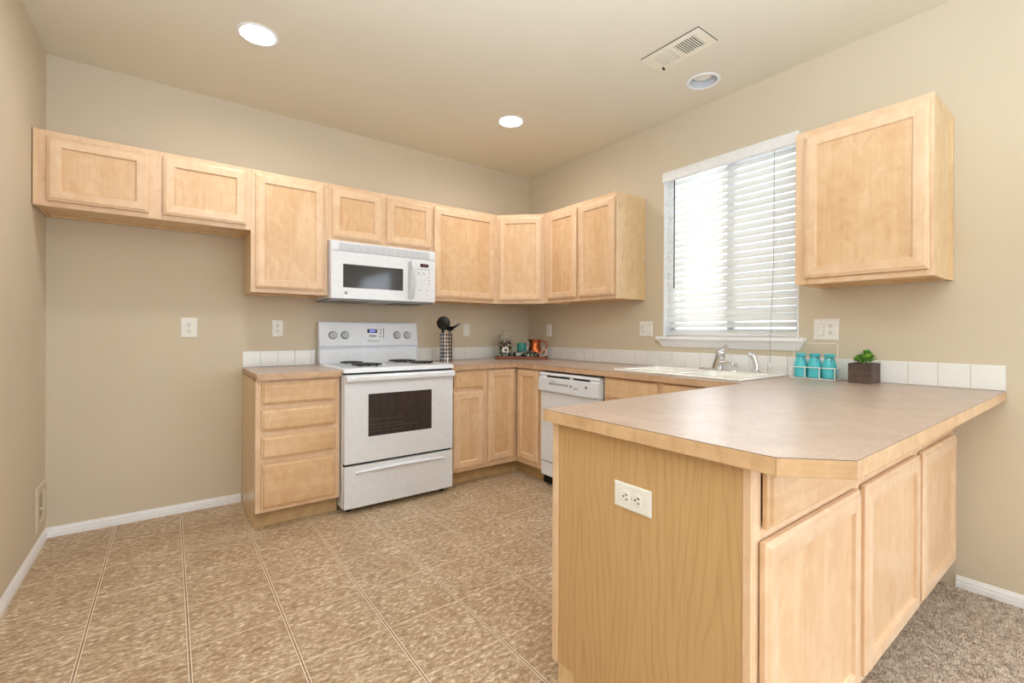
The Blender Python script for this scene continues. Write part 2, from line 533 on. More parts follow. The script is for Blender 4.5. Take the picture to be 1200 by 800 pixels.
# ------------------------------------------------------------------ blind
bl = thing('window_blind', 'white horizontal slat blind lowered over the kitchen window', 'blind', (0, -2.035, 1.14))
mb = MB(); mb.prism([(-0.018, 2.262), (-0.018, 2.318), (-0.012, 2.327), (0.0, 2.327), (0.0, 2.255), (-0.010, 2.255)], WY0 - 0.004, WY1 + 0.004, 'y')
mb.box(0.0, 0.06, WY0 + 0.01, WY1 - 0.01, 2.275, 2.322)
O = Vector((0, 2.035, -1.14)); T = Matrix.Translation(O)
obj('valance', mb.xf(T), M_WHITE, bl, bevel=0.002)
mb = MB()
NS, tilt, sw = 25, math.radians(57), 0.050
z_lo, z_hi = 1.172, 2.245
for i in range(NS):
    zc = z_lo + (z_hi - z_lo) * i / (NS - 1)
    xc = 0.040
    tl = tilt if i > 1 else tilt * 0.6
    prof = []
    for k in range(5):
        t_ = -0.5 + k / 4.0; crown = 0.0035 * (1 - 4 * t_ * t_)
        dx, dz = t_ * sw, crown
        prof.append((xc + dx * math.cos(tl) - dz * math.sin(tl), zc + dx * math.sin(tl) + dz * math.cos(tl)))
    back = [(p[0] + 0.0022 * math.sin(tl), p[1] - 0.0022 * math.cos(tl)) for p in prof][::-1]
    wob = random.uniform(-0.0015, 0.0015)
    mb.prism([(p[0], p[1] + wob) for p in prof + back], WY0 + 0.010, WY1 - 0.010, 'y')
obj('slats', mb.xf(T), M_SLAT, bl)
mb = MB(); mb.box(0.016, 0.064, WY0 + 0.012, WY1 - 0.012, 1.139, 1.156); obj('bottom_rail', mb.xf(T), M_WHITE, bl, bevel=0.003)
for y in (-1.72, -2.03, -2.345):
    mb = MB()
    for x in (0.020, 0.060): mb.tube([(x, y, 1.15), (x, y, 2.28)], 0.0012, 5)
    for dy in (-0.008, 0.008): mb.tube([(0.018, y + dy, 1.15), (0.018, y + dy, 2.28)], 0.0009, 5)
    obj('ladder_cord', mb.xf(T), M_WHITE, bl)
mb = MB(); mb.tube([(-0.004, -1.672, 2.262), (-0.006, -1.673, 1.48)], 0.0042, 8)
obj('tilt_wand', mb.xf(T), plain('smoked_plastic', (46, 46, 50), 0.25), bl, label='dark tilt wand')
mb = MB(); mb.tube([(-0.006, -2.352, 2.26), (-0.010, -2.352, 1.60), (-0.052, -2.354, 1.142), (-0.056, -2.354, 1.10), (-0.056, -2.356, 0.985)], 0.0011, 5)
pc = obj('pull_cord', mb.xf(T), plain('cord', (120, 118, 116), 0.7), bl)
mb = MB(); mb.lathe([(0.002, 0.0), (0.005, -0.008), (0.006, -0.028), (0.003, -0.032)][::-1], -0.056, -2.356, 0.985, 10)
obj('tassel', mb.xf(T), M_WHITE, pc)

# ------------------------------------------------------------------ cabinets
FT = 0.019   # face frame and door thickness


def door_mb(x0, x1, z0, z1, y, slab=False):
    """door or drawer front whose back lies at y, facing -y; materials 0 stile 1 rail 2 panel"""
    mb = MB()
    if slab: prof = [(0, 0), (0, 0.009), (0.003, 0.0115), (0.0085, 0.0125), (0.0115, 0.0165), (0.014, 0.019), (0.018, 0.0195)]
    else:
        fw = 0.053
        prof = [(0, 0), (0, 0.011), (0.003, 0.0135), (0.008, 0.0145), (0.011, 0.0175), (0.014, 0.0193), (0.018, 0.0195), (fw - 0.002, 0.0195), (fw, 0.0185), (fw + 0.0022, 0.0125), (fw + 0.0045, 0.0088)]
    loops = [[(x0 + a, y - d, z0 + a), (x1 - a, y - d, z0 + a), (x1 - a, y - d, z1 - a), (x0 + a, y - d, z1 - a)] for a, d in prof]
    st = [mb.add(l) for l in loops]
    for a, b in zip(st, st[1:]):
        for i in range(4):
            j = (i + 1) % 4
            mb.face((a + i, a + j, b + j, b + i), 1 if i in (0, 2) else 0)
    mb.face([st[0] + i for i in (3, 2, 1, 0)], 1 if slab else 0)
    mb.face([st[-1] + i for i in range(4)], 2)
    return mb


def add_front(root, f, y, xf=None):
    y -= 0.0025      # rubber bumpers hold the fronts just off the frame
    kind, x0, x1, z0, z1 = f
    slab = kind != 'door'
    mb = door_mb(x0, x1, z0, z1, y, slab)
    if xf is not None: mb.xf(xf)
    mats = [M_DRAWER, M_DRAWER, M_DRAWER] if slab else [M_FRAME, M_RAIL, M_PANEL]
    return obj({'door': 'door', 'drawer': 'drawer', 'false': 'false_drawer_front'}[kind], mb, mats, root, bevel=0.0008, seg=1)


def frame_mb(w_, z0, z1, yf, stiles, rails):
    """face frame: stiles [(x0,x1)], rails [(z0,z1)]"""
    mb = MB()
    for a, b in stiles: mb.box(a, b, yf, yf + FT, z0, z1, 0)
    xs = sorted(stiles)
    for (a0, b0), (a1, b1) in zip(xs, xs[1:]):
        for r0, r1 in rails: mb.box(b0, a1, yf + 0.0003, yf + FT, r0, r1, 1)
    return mb


def shell_mb(w_, d, z0, z1, t=0.016, drop=0.014, wall_unit=True):
    """open-fronted box: back at y=0, front edge at y=-d"""
    mb = MB()
    mb.box(0, t, -d, 0, z0, z1, 0); mb.box(w_ - t, w_, -d, 0, z0, z1, 0)
    mb.box(t, w_ - t, -d, 0, z1 - t - 0.002, z1 - 0.002, 0)
    mb.box(t, w_ - t, -d, 0, z0 + drop, z0 + drop + t, 0)
    mb.box(t, w_ - t, -0.006, 0, z0 + drop, z1 - 0.004, 0)
    if wall_unit: mb.box(t, w_ - t, -0.024, -0.008, z0 + 0.001, z0 + drop, 0)
    return mb


def upper(name, label, loc, rz, w_, z0, z1, fronts, d=0.3297, group='maple wall cabinets', sc=(0.028, 0.028), rails=(0.03, 0.03), mull=()):
    t = thing(name, label, 'cabinet', loc, rz, group)
    Z = loc[2]
    obj('carcass', shell_mb(w_, d - FT, z0 - Z, z1 - Z), M_SIDE, t, bevel=0.001, seg=1)
    st = [(0, sc[0] + 0.012), (w_ - sc[1] - 0.012, w_)] + [(m - 0.035, m + 0.035) for m in mull]
    obj('face_frame', frame_mb(w_, z0 - Z, z1 - Z, -d, st, [(z0 - Z, z0 - Z + rails[0] + 0.012), (z1 - Z - rails[1] - 0.012, z1 - Z)]), [M_FRAME, M_RAIL], t, bevel=0.001, seg=1)
    for f in fronts: add_front(t, (f[0], f[1], f[2], f[3] - Z, f[4] - Z), -d - 0.0005)
    return t


ZB, ZT = 1.409, 2.180
x0 = -3.459
t = upper('wall_cabinet', 'long shallow maple wall cabinet with two doors over the empty fridge space', (x0, -0.001, 1.795), 0, 0.960, 1.795, ZT,
          [('door', -3.407 - x0, -3.001 - x0, 1.822, 2.150), ('door', -2.937 - x0, -2.524 - x0, 1.822, 2.154)], mull=(0.49,), sc=(0.05, 0.025))
mb = MB(); mb.box(0.0005, 0.022, -0.338, -0.3302, 0.0, 0.385); obj('filler_strip', mb, M_FRAME, t, bevel=0.002)
x0 = -2.4985
upper('wall_cabinet', 'single door maple wall cabinet beside the microwave, below the shallow cabinet row', (x0, -0.001, ZB), 0, 0.462, ZB, ZT, [('door', 0.024, 0.437, 1.436, 2.155)])
x0 = -2.0355
upper('wall_cabinet', 'short maple wall cabinet with two small doors directly above the microwave', (x0, -0.001, 1.788), 0, 0.787, 1.788, ZT,
      [('door', 0.027, 0.376, 1.813, 2.152), ('door', 0.417, 0.779, 1.816, 2.152)], mull=(0.397,), sc=(0.028, 0.01))
x0 = -1.2475
upper('wall_cabinet', 'wide single door maple wall cabinet between microwave and angled corner cabinet', (x0, -0.001, ZB), 0, 0.628, ZB, ZT, [('door', 0.017, 0.594, 1.437, 2.152)], sc=(0.016, 0.034))
# angled corner unit
t = thing('corner_wall_cabinet', 'angled maple corner wall cabinet with one door across the room corner', 'cabinet', (-0.30, -0.30, ZB), 0, 'maple wall cabinets')
a_, b_ = 0.3297, 0.6195
out = [(-b_ + 0.3, 0.299), (-b_ + 0.3, -a_ + 0.3 + 0.012), (-a_ + 0.3 + 0.012, -b_ + 0.3), (0.299, -b_ + 0.3), (0.299, 0.299)]
mb = MB(); mb.prism(out, 0.014, ZT - ZB, 'z'); obj('carcass', mb, M_SIDE, t, bevel=0.001, seg=1)
dl = math.hypot(b_ - a_, b_ - a_)
xfm = Matrix.Translation((-b_ + 0.3, -a_ + 0.3, 0)) @ Matrix.Rotation(-PI / 4, 4, 'Z')
mb = frame_mb(dl, 0, ZT - ZB, 0.0, [(0, 0.04), (dl - 0.04, dl)], [(0, 0.042), (ZT - ZB - 0.042, ZT - ZB)])
obj('face_frame', mb.xf(xfm), [M_FRAME, M_RAIL], t, bevel=0.001, seg=1)
add_front(t, ('door', 0.018, dl - 0.018, 1.433 - ZB, 2.152 - ZB), -0.0005, xfm)
# wall with the window
y0 = -0.622
upper('wall_cabinet', 'two door maple wall cabinet between the corner cabinet and the window', (-0.001, y0, ZB), -PI / 2, 0.797, ZB, ZT,
      [('door', 0.064, 0.404, 1.436, 2.146), ('door', 0.432, 0.785, 1.436, 2.146)], mull=(0.418,), sc=(0.06, 0.014))
y0 = -2.597
t = upper('wall_cabinet', 'maple wall cabinet with one wide door hung beside the window, above the peninsula', (-0.001, y0, ZB), -PI / 2, 0.533, ZB, ZT, [('door', 0.045, 0.521, 1.437, 2.146)], sc=(0.05, 0.014))
mb = MB(); mb.box(0.527, 0.5395, -0.020, 0, 0.0, ZT - ZB - 0.02); obj('scribe_strip', mb, M_SIDE, t, bevel=0.001, seg=1)


def base(name, label, loc, rz, w_, fronts, rails, group='maple base cabinets', d=0.61, mull=(), sc=(0.04, 0.04), toe=0.07, top=0.874, back=True):
    t = thing(name, label, 'cabinet', loc, rz, group)
    mb = MB(); q = 0.016
    side = [(0, 0), (0, top), (-d + FT, top), (-d + FT, 0.104), (-d + toe, 0.104), (-d + toe, 0)]
    for a in (0, w_ - q): mb.prism(side, a, a + q, 'x')
    mb.box(q, w_ - q, -d + FT, 0, 0.104, 0.12); mb.box(q, w_ - q, -0.006, 0, 0, top); mb.box(q, w_ - q, -d + FT, -d + FT + 0.08, top - 0.016, top)
    obj('carcass', mb, M_SIDE, t, bevel=0.001, seg=1)
    st = [(0, sc[0]), (w_ - sc[1], w_)] + [(m - 0.03, m + 0.03) for m in mull]
    obj('face_frame', frame_mb(w_, 0.104, top, -d, st, rails), [M_FRAME, M_RAIL], t, bevel=0.001, seg=1)
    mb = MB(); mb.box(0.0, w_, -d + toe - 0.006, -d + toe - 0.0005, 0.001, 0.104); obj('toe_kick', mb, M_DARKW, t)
    for f in fronts: add_front(t, f, -d - 0.0005)
    return t


x0 = -2.507
rows = [(0.733, 0.861), (0.579, 0.704), (0.418, 0.545), (0.128, 0.386)]
base('base_cabinet', 'maple base cabinet with four stacked drawers beside the stove and fridge space', (x0, -0.001, 0), 0, 0.474,
     [('drawer', 0.029, 0.447, a, b) for a, b in rows], [(0.104, 0.14), (0.375, 0.43), (0.535, 0.59), (0.695, 0.745), (0.85, 0.874)])
x0 = -1.2455
base('base_cabinet', 'narrow maple base cabinet with one drawer over one door, between stove and corner', (x0, -0.001, 0), 0, 0.332,
     [('drawer', 0.040, 0.300, 0.733, 0.863), ('door', 0.036, 0.303, 0.130, 0.710)], [(0.104, 0.145), (0.70, 0.745), (0.85, 0.874)])
# corner unit with a folding pair of doors
t = thing('corner_base_cabinet', 'maple corner base cabinet with a folded pair of doors in the inner corner', 'cabinet', (-0.456, -0.456, 0), 0, 'maple base cabinets')
A0, B0 = -0.913, -0.935
sh = Matrix.Translation((0.456, 0.456, 0))
out = [(A0, -0.001), (A0, -0.61 + FT), (-0.61 + FT, -0.61 + FT), (-0.61 + FT, B0), (-0.001, B0), (-0.001, -0.001)]
mb = MB(); mb.prism(out, 0.105, 0.873, 'z').xf(sh); obj('carcass', mb, M_SIDE, t)
mb = frame_mb(0.303, 0.104, 0.874, -0.61, [(0, 0.02), (0.283, 0.303)], [(0.104, 0.15), (0.85, 0.874)]).xf(sh @ Matrix.Translation((A0, 0, 0)))
m2 = frame_mb(0.325, 0.104, 0.874, -0.61, [(0.0005, 0.02), (0.290, 0.325)], [(0.104, 0.15), (0.85, 0.874)]).xf(sh @ Matrix.Translation((0, -0.61, 0)) @ Matrix.Rotation(-PI / 2, 4, 'Z'))
n = mb.add(m2.v); [mb.face([n + i for i in f], m_) for f, m_ in zip(m2.f, m2.m)]
obj('face_frame', mb, [M_FRAME, M_RAIL], t, bevel=0.001, seg=1)
add_front(t, ('door', 0.012, 0.274, 0.143, 0.865), -0.6105, sh @ Matrix.Translation((A0, 0, 0)))
add_front(t, ('door', 0.031, 0.291, 0.143, 0.865), -0.6105, sh @ Matrix.Translation((0, -0.61, 0)) @ Matrix.Rotation(-PI / 2, 4, 'Z'))
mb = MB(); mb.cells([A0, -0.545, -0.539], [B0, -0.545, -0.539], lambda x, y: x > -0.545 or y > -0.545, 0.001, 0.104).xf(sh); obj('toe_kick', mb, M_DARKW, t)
# sink base
y0 = -1.563
base('sink_base_cabinet', 'maple sink base cabinet with two false drawer fronts, partly hidden behind the peninsula', (-0.001, y0, 0), -PI / 2, 0.905,
     [('false', 0.016, 0.419, 0.738, 0.866), ('false', 0.449, 0.852, 0.738, 0.866), ('door', 0.016, 0.419, 0.13, 0.71), ('door', 0.449, 0.852, 0.13, 0.71)],
     [(0.104, 0.145), (0.70, 0.748), (0.852, 0.874)], mull=(0.434,), sc=(0.03, 0.05))
# peninsula: three units that face the dining side
PX = (-1.897, -1.268, -0.636, -0.002)
PLAB = ['maple peninsula cabinet at the open end, with the wood grained end panel', 'middle maple peninsula cabinet facing the carpet', 'maple peninsula cabinet against the window wall, facing the carpet']
PD = [(0.022, 0.607), (0.023, 0.613), (0.036, 0.581)]
for k in range(3):
    w_ = PX[k + 1] - PX[k] - 0.001
    t = base('peninsula_cabinet', PLAB[k], (PX[k], -2.525, 0), 0, w_,
             [('drawer', PD[k][0] + 0.012, PD[k][1] - 0.004, 0.733, 0.862), ('door', PD[k][0], PD[k][1], 0.138, 0.708)], [(0.104, 0.15), (0.70, 0.745), (0.85, 0.874)], group='maple base cabinets', d=0.614, sc=(0.035, 0.035))
    # plain back towards the kitchen with its own toe space
    mb = MB(); mb.box(0, w_, 0.001, 0.020, 0.104, 0.874); obj('back_panel', mb, M_SIDE, t, bevel=0.001, seg=1)
    if k == 0:
        mb = MB()
        mb.prism([(-0.004, 0.106), (-0.004, 0.873), (-0.595, 0.873), (-0.595, 0.001), (-0.075, 0.001), (-0.075, 0.106)], -0.0055, -0.0005, 'x')
        obj('end_panel', mb, M_VENEER, t, label='maple veneer end panel with bold arched grain')
        for q in ((-0.004, 0.020, 0.104), (-0.614, -0.596, 0.001)):
            mb = MB(); mb.box(-0.010, -0.0005, q[0], q[1], q[2], 0.874); obj('end_stile', mb, M_FRAME, t, bevel=0.0015)

# ------------------------------------------------------------------ worktops
ZTOP, ZBOT = 0.914, 0.8765
wt = thing('countertop', 'short beige laminate countertop on the four drawer cabinet', 'countertop', (-2.27, -0.32, ZBOT))
mb = MB(); mb.box(-2.507, -2.0315, -0.6465, -0.0012, ZBOT, ZTOP).xf(Matrix.Translation((2.27, 0.32, -ZBOT)))
for i in range(len(mb.m)): mb.m[i] = 0 if i == 1 else 1
obj('laminate_top', mb, [M_LAM, M_LAMEDGE], wt, bevel=0.004, seg=3)

wt = thing('countertop', 'long beige laminate countertop running from the stove past the sink onto the peninsula', 'countertop', (-0.7, -2.2, ZBOT))
SH = Matrix.Translation((0.7, 2.2, -ZBOT))
SX0, SX1, SY0, SY1 = -0.55, -0.085, -2.415, -1.635


def in_top(x, y):
    if SX0 < x < SX1 and SY0 < y < SY1: return False
    return (x > -1.2455 and y > -0.6465) or x > -0.6465 or y < -2.486


EW = 0.018
mb = MB()
xs = [-1.934 + EW, -1.829 + EW * 0.4, -1.2455, -0.6465, SX0, SX1, -0.0012]
ys = [-3.305 + EW, -3.2 + EW * 0.4, -2.486, SY0, SY1, -0.6465, -0.0012]
mb.cells(xs, ys, in_top, ZBOT, ZTOP - 0.0012, 0, {(0, 0): 0}, 1)
obj('core', mb.xf(SH), [M_LAMEDGE, M_LAMEDGE], wt, bevel=0.003, seg=2, label='laminate front edge')
mb = MB()
xs[0], xs[1] = -1.934, -1.829; ys[0], ys[1] = -3.305, -3.2
mb.cells(xs, ys, in_top, ZTOP - 0.0011, ZTOP, 0, {(0, 0): 0}, 1)
obj('laminate_top', mb.xf(SH), [M_LAM, M_LAMLINE], wt)
zw = ZTOP - 0.0013
for pts in ([(-1.934, -2.486), (-1.934, -3.2), (-1.934 + EW, -3.2 + EW * 0.4), (-1.934 + EW, -2.486)],
            [(-1.934, -3.2003), (-1.8293, -3.305), (-1.829 + EW * 0.4, -3.305 + EW), (-1.934 + EW, -3.2 + EW * 0.4)],
            [(-1.829, -3.305), (-0.0012, -3.305), (-0.0012, -3.305 + EW), (-1.829 + EW * 0.4, -3.305 + EW)]):
    mb = MB(); mb.prism(pts, ZBOT - 0.0005, zw, 'z').xf(SH); obj('wood_edge', mb, M_EDGE, wt, bevel=0.0012, seg=2)


def tile_run(name, label, length, first, rz, loc):
    """tiles along +x from 0, front at -y"""
    t = thing(name, label, 'backsplash', loc, rz, 'white tile backsplashes')
    p, g = 0.1095, 0.0022
    gb = MB(); gb.box(0.001, length - 0.001, -0.0055, -0.0003, 0.0006, 0.109)
    obj('grout', gb, M_GROUT, t)
    mb = MB(); a = 0.0; b = first
    while a < length - 0.004:
        b = min(b, length)
        if b - a > 0.006:
            x0_, x1_ = a + g / 2, b - g / 2
            prof = [(-0.0005, 0.0012), (-0.0085, 0.0012), (-0.0085, 0.104), (-0.0078, 0.1075), (-0.006, 0.110), (-0.003, 0.1115), (-0.0005, 0.1115)]
            mb.rings([[(x, y, z) for y, z in prof] for x in (x0_, x1_)], sm=False)
        a, b = b, b + p
    obj('tiles', mb, M_TILE, t, bevel=0.0012, seg=2)
    return t


tile_run('tile_backsplash', 'short row of white tiles behind the four drawer cabinet top', 0.474, 0.1095, 0, (-2.506, -0.0005, ZTOP))
tile_run('tile_backsplash', 'row of white tiles between the stove and the room corner', 1.2455 - 0.0095, 0.0585, 0, (-1.2455, -0.0005, ZTOP))
L = 3.304
tile_run('tile_backsplash', 'long row of white tiles under the window, running to the peninsula end', L, L - math.floor(L / 0.1095) * 0.1095, -PI / 2, (-0.0005, -0.001, ZTOP))

# ------------------------------------------------------------------ stove
st = thing('stove', 'white freestanding electric stove with coil burners and dark oven window', 'stove', (-1.64, -0.35, 0))
X = Matrix.Translation((1.64, 0.35, 0))
sx0, sx1 = -2.026, -1.2515
mb = MB(); mb.box(sx0, sx1, -0.64, -0.02, 0.032, 0.895); obj('body', mb.xf(X), M_APPL, st, bevel=0.004)
for px_, py_ in ((sx0 + 0.05, -0.60), (sx1 - 0.05, -0.60), (sx0 + 0.05, -0.08), (sx1 - 0.05, -0.08)):
    mb = MB(); mb.lathe([(0.018, 0.001), (0.018, 0.010), (0.010, 0.012), (0.010, 0.034)], px_, py_, 0, 12); obj('foot', mb.xf(X), M_BLACK, st)
# cooktop: slab with raised rim
mb = MB()
loops = []
for ins, z in ((0.0, 0.8995), (0.0, 0.918), (0.006, 0.926), (0.014, 0.928), (0.020, 0.926), (0.030, 0.921), (0.20, 0.920)):
    loops.append([(sx0 - 0.003 + ins, -0.685 + ins, z), (sx1 + 0.003 - ins, -0.685 + ins, z), (sx1 + 0.003 - ins, -0.075 - ins * 0.2, z), (sx0 - 0.003 + ins, -0.075 - ins * 0.2, z)])
mb.rings(loops); obj('cooktop', mb.xf(X), M_APPL, st, angle=50)
for q in ((-0.678, 0.8865, 0.899), (-0.66, 0.3055, 0.3215)):
    mb = MB(); mb.box(sx0 + 0.004, sx1 - 0.004, q[0], -0.6405, q[1], q[2]); obj('gap_shade', mb.xf(X), M_BLACKM, st)  # black strips stand in for the shade in the two gaps
for bx, by, br, nt_ in ((-1.812, -0.460, 0.104, 5), (-1.835, -0.205, 0.080, 4), (-1.440, -0.205, 0.104, 5), (-1.392, -0.460, 0.080, 4)):
    mb = MB(); mb.lathe([(br + 0.016, 0.921), (br + 0.016, 0.926), (br + 0.010, 0.928), (br + 0.004, 0.925), (0.02, 0.9215)], bx, by, 0, 36)
    pan = obj('drip_pan', mb.xf(X), M_CHROME, st)
    pts = []
    for k in range(nt_ * 26 + 1):
        a = 2 * PI * k / 26; r = 0.02 + (br - 0.02) * k / (nt_ * 26)
        pts.append((bx + r * math.cos(a), by + r * math.sin(a), 0.9375))
    mb = MB(); mb.tube(pts, 0.0056, 6)
    for k in range(3):
        a = 2 * PI * k / 3 + 0.4
        mb.tube([(bx, by, 0.931), (bx + br * math.cos(a), by + br * math.sin(a), 0.931)], 0.003, 5)
    obj('burner_coil', mb.xf(X), M_BLACK, pan)
# backguard
mb = MB()
mb.prism([(-0.018, 0.90), (-0.018, 1.225), (-0.030, 1.236), (-0.052, 1.236), (-0.062, 1.228), (-0.082, 1.052), (-0.060, 1.047), (-0.060, 1.037), (-0.080, 1.032), (-0.082, 0.95), (-0.10, 0.925), (-0.10, 0.90)], sx0 + 0.004, sx1 - 0.004, 'x')
obj('backguard', mb.xf(X), M_APPL, st, bevel=0.003)
for q in (sx0 - 0.002, sx1 - 0.006):
    mb = MB(); mb.prism([(-0.020, 0.9), (-0.020, 1.232), (-0.054, 1.239), (-0.066, 1.23), (-0.087, 1.05), (-0.087, 0.95), (-0.105, 0.92), (-0.105, 0.9)], q, q + 0.008, 'x')
    obj('end_cap', mb.xf(X), M_APPL2, st, bevel=0.002)
sl = math.atan2(0.02, 0.176)              # slope of the control face
def on_panel(z): return -0.062 - 0.020 * (1.228 - z) / 0.176
for kx in (-1.930, -1.840, -1.426, -1.338):
    kz = 1.134; ky = on_panel(kz)
    R_ = Matrix.Translation((kx, ky, kz)) @ Matrix.Rotation(PI / 2 - sl, 4, 'X')
    mb = MB(); mb.lathe([(0.031, 0.0006), (0.031, 0.002), (0.0295, 0.002)], n=28); mb.xf(R_)
    dial = MB(); dial.lathe([(0.024, 0.002), (0.0235, 0.014), (0.021, 0.017)], n=28); dial.box(-0.006, 0.006, -0.0225, 0.0225, 0.015, 0.027); dial.xf(R_)
    kn = obj('knob', dial.xf(X), M_GREYP, st, bevel=0.0015)
    obj('dial_ring', mb.xf(X), M_GREYD, kn)
rt, upv = (1, 0, 0), (0, math.sin(sl), math.cos(sl))
def panel_quad(x0_, x1_, z0_, z1_, off=0.0008):
    q = MB(); n_ = q.add([(x0_, on_panel(z0_) - off, z0_), (x1_, on_panel(z0_) - off, z0_), (x1_, on_panel(z1_) - off, z1_), (x0_, on_panel(z1_) - off, z1_),
                          (x0_, on_panel(z0_) + 0.002, z0_), (x1_, on_panel(z0_) + 0.002, z0_), (x1_, on_panel(z1_) + 0.002, z1_), (x0_, on_panel(z1_) + 0.002, z1_)])
    for f in ((0, 1, 2, 3), (1, 5, 6, 2), (5, 4, 7, 6), (4, 0, 3, 7), (3, 2, 6, 7), (4, 5, 1, 0)): q.face([n_ + i for i in f])
    return q
ds = obj('display', panel_quad(-1.668, -1.590, 1.152, 1.182).xf(X), plain('display_black', (14, 12, 30), 0.15), st)
mb = MB(); mb.text('2:01', 0.030, (-1.626, on_panel(1.167) - 0.0012, 1.167), rt, upv); obj('display_digits', mb.xf(X), glow('display_blue', lin(150, 160, 255), 1.6), ds)
for q in ((-1.655, -1.643, 1.122, 1.134), (-1.640, -1.628, 1.122, 1.134), (-1.625, -1.613, 1.122, 1.134), (-1.610, -1.600, 1.122, 1.134),
          (-1.568, -1.556, 1.171, 1.181), (-1.568, -1.556, 1.145, 1.155), (-1.568, -1.556, 1.121, 1.131), (-1.541, -1.535, 1.112, 1.192)):
    obj('button', panel_quad(*q, 0.001).xf(X), M_GREYD, st)
mb = MB(); mb.text('Whirlpool', 0.024, (-1.624, on_panel(1.090) - 0.0008, 1.090), rt, upv, shear=0.3); obj('emblem_lettering', mb.xf(X), M_GREYD, st)
# oven door
dx0, dx1, dz0, dz1 = -2.024, -1.253, 0.322, 0.886
wx0, wx1, wz0, wz1 = -1.873, -1.420, 0.482, 0.758
mb = MB()
mb.box(dx0, dx1, -0.684, -0.642, dz0, wz0); mb.box(dx0, dx1, -0.684, -0.642, wz1, dz1); mb.box(dx0, wx0, -0.684, -0.642, wz0, wz1); mb.box(wx1, dx1, -0.684, -0.642, wz0, wz1)
od = obj('oven_door', mb.xf(X), M_APPL, st, bevel=0.0)
mb = MB(); mb.box(wx0 + 0.0005, wx1 - 0.0005, -0.6825, -0.65, wz0 + 0.0005, wz1 - 0.0005); obj('oven_window', mb.xf(X), M_OVENG, od)
mb = MB()
for z_ in (0.512, 0.535, 0.556, 0.590):
    mb.box(wx0 + 0.012, wx0 + (0.36 if z_ == 0.535 else 0.24), -0.6829, -0.6822, z_ - 0.0012, z_ + 0.0012)
obj('rack_lines', mb.xf(X), plain('oven_rack', (92, 86, 86), 0.4), od)
mb = MB()
mb.prism([(-0.686, 0.838), (-0.712, 0.840), (-0.724, 0.850), (-0.724, 0.874), (-0.716, 0.882), (-0.700, 0.884), (-0.686, 0.884)], dx0 + 0.002, dx1 - 0.002, 'x')
obj('handle', mb.xf(X), M_APPL, od, bevel=0.003)
# warming drawer
mb = MB(); mb.box(dx0, dx1 + 0.003, -0.682, -0.642, 0.036, 0.305); dr = obj('storage_drawer', mb.xf(X), M_APPL, st, bevel=0.004)
mb = MB()
hx0, hx1 = -1.955, -1.325
lp = []
for k in range(25):
    u = k / 24.0; x = hx0 + (hx1 - hx0) * u; bow = 0.010 + 0.020 * math.sin(PI * u); z = 0.258 + 0.010 * math.sin(PI * u)
    lp.append([(x, -0.680, z + 0.012), (x, -0.681 - bow * 0.6, z + 0.011), (x, -0.682 - bow, z + 0.003), (x, -0.682 - bow * 0.8, z - 0.004), (x, -0.680, z - 0.010)])
mb.rings(lp); obj('handle', mb.xf(X), M_APPL, dr, angle=50)

# ------------------------------------------------------------------ microwave
mw = thing('microwave', 'white over the range microwave hung below the short two door cabinet', 'microwave', (-1.641, -0.2, 1.387))
X = Matrix.Translation((1.641, 0.2, -1.387))
mx0, mx1 = -2.031, -1.2515
mb = MB(); mb.box(mx0, mx1, -0.362, -0.002, 1.392, 1.784); obj('body', mb.xf(X), M_APPL2, mw, bevel=0.003)
mb = MB(); mb.box(mx0 + 0.002, mx1 - 0.002, -0.36, -0.01, 1.377, 1.3918); ub = obj('underside', mb.xf(X), plain('vent_grey', (150, 152, 156), 0.4), mw, bevel=0.002)
for q in (-1.95, -1.54):
    mb = MB(); mb.box(q, q + 0.21, -0.30, -0.08, 1.3745, 1.3768); obj('grease_filter', mb.xf(X), M_BLACK, ub)
mb = MB(); mb.prism([(-0.362, 1.716), (-0.396, 1.716), (-0.398, 1.730), (-0.392, 1.780), (-0.385, 1.785), (-0.362, 1.785)], mx0, mx1, 'x'); vg = obj('vent_panel', mb.xf(X), M_APPL2, mw, bevel=0.002)
mb = MB()
for k in range(8):
    z_ = 1.724 + k * 0.0062
    yv = -0.398 + 0.006 * (z_ - 1.730) / 0.05
    for a in range(12):
        xa = mx0 + 0.055 + a * 0.0565
        mb.box(xa, xa + 0.052, yv - 0.0012, yv + 0.004, z_, z_ + 0.0032)
obj('grille', mb.xf(X), M_GREYP, vg)
mdx = -1.452
mb = MB()
wx0, wx1, wz0, wz1 = -1.952, -1.515, 1.466, 1.628
def rbox(mb_, x0_, x1_, z0_, z1_): mb_.box(x0_, x1_, -0.399, -0.364, z0_, z1_)
rbox(mb, mx0, mdx, 1.390, wz0); rbox(mb, mx0, mdx, wz1, 1.713); rbox(mb, mx0, wx0, wz0, wz1); rbox(mb, wx1, mdx, wz0, wz1)
md = obj('door', mb.xf(X), M_APPL, mw)
mb = MB(); mb.box(wx0 + 0.0004, wx1 - 0.0004, -0.398, -0.37, wz0 + 0.0004, wz1 - 0.0004); obj('door_window', mb.xf(X), plain('microwave_glass', (62, 62, 66), 0.08), md)
mb = MB(); pts = []
for k in range(13):
    u = k / 12.0; pts.append((-1.447, -0.404 - 0.042 * abs(math.sin(PI * u)) ** 0.7, 1.412 + 0.272 * u))
mb.tube(pts, [0.010] + [0.0115] * 11 + [0.010], 10); obj('handle', mb.xf(X), M_GREYH, md)
mb = MB(); mb.box(-1.478, -1.456, -0.3996, -0.398, 1.405, 1.690); obj('handle_back_strip', mb.xf(X), M_GREYP, md)  # flat grey strip stands in for the shading beside the handle
mb = MB(); n = 20
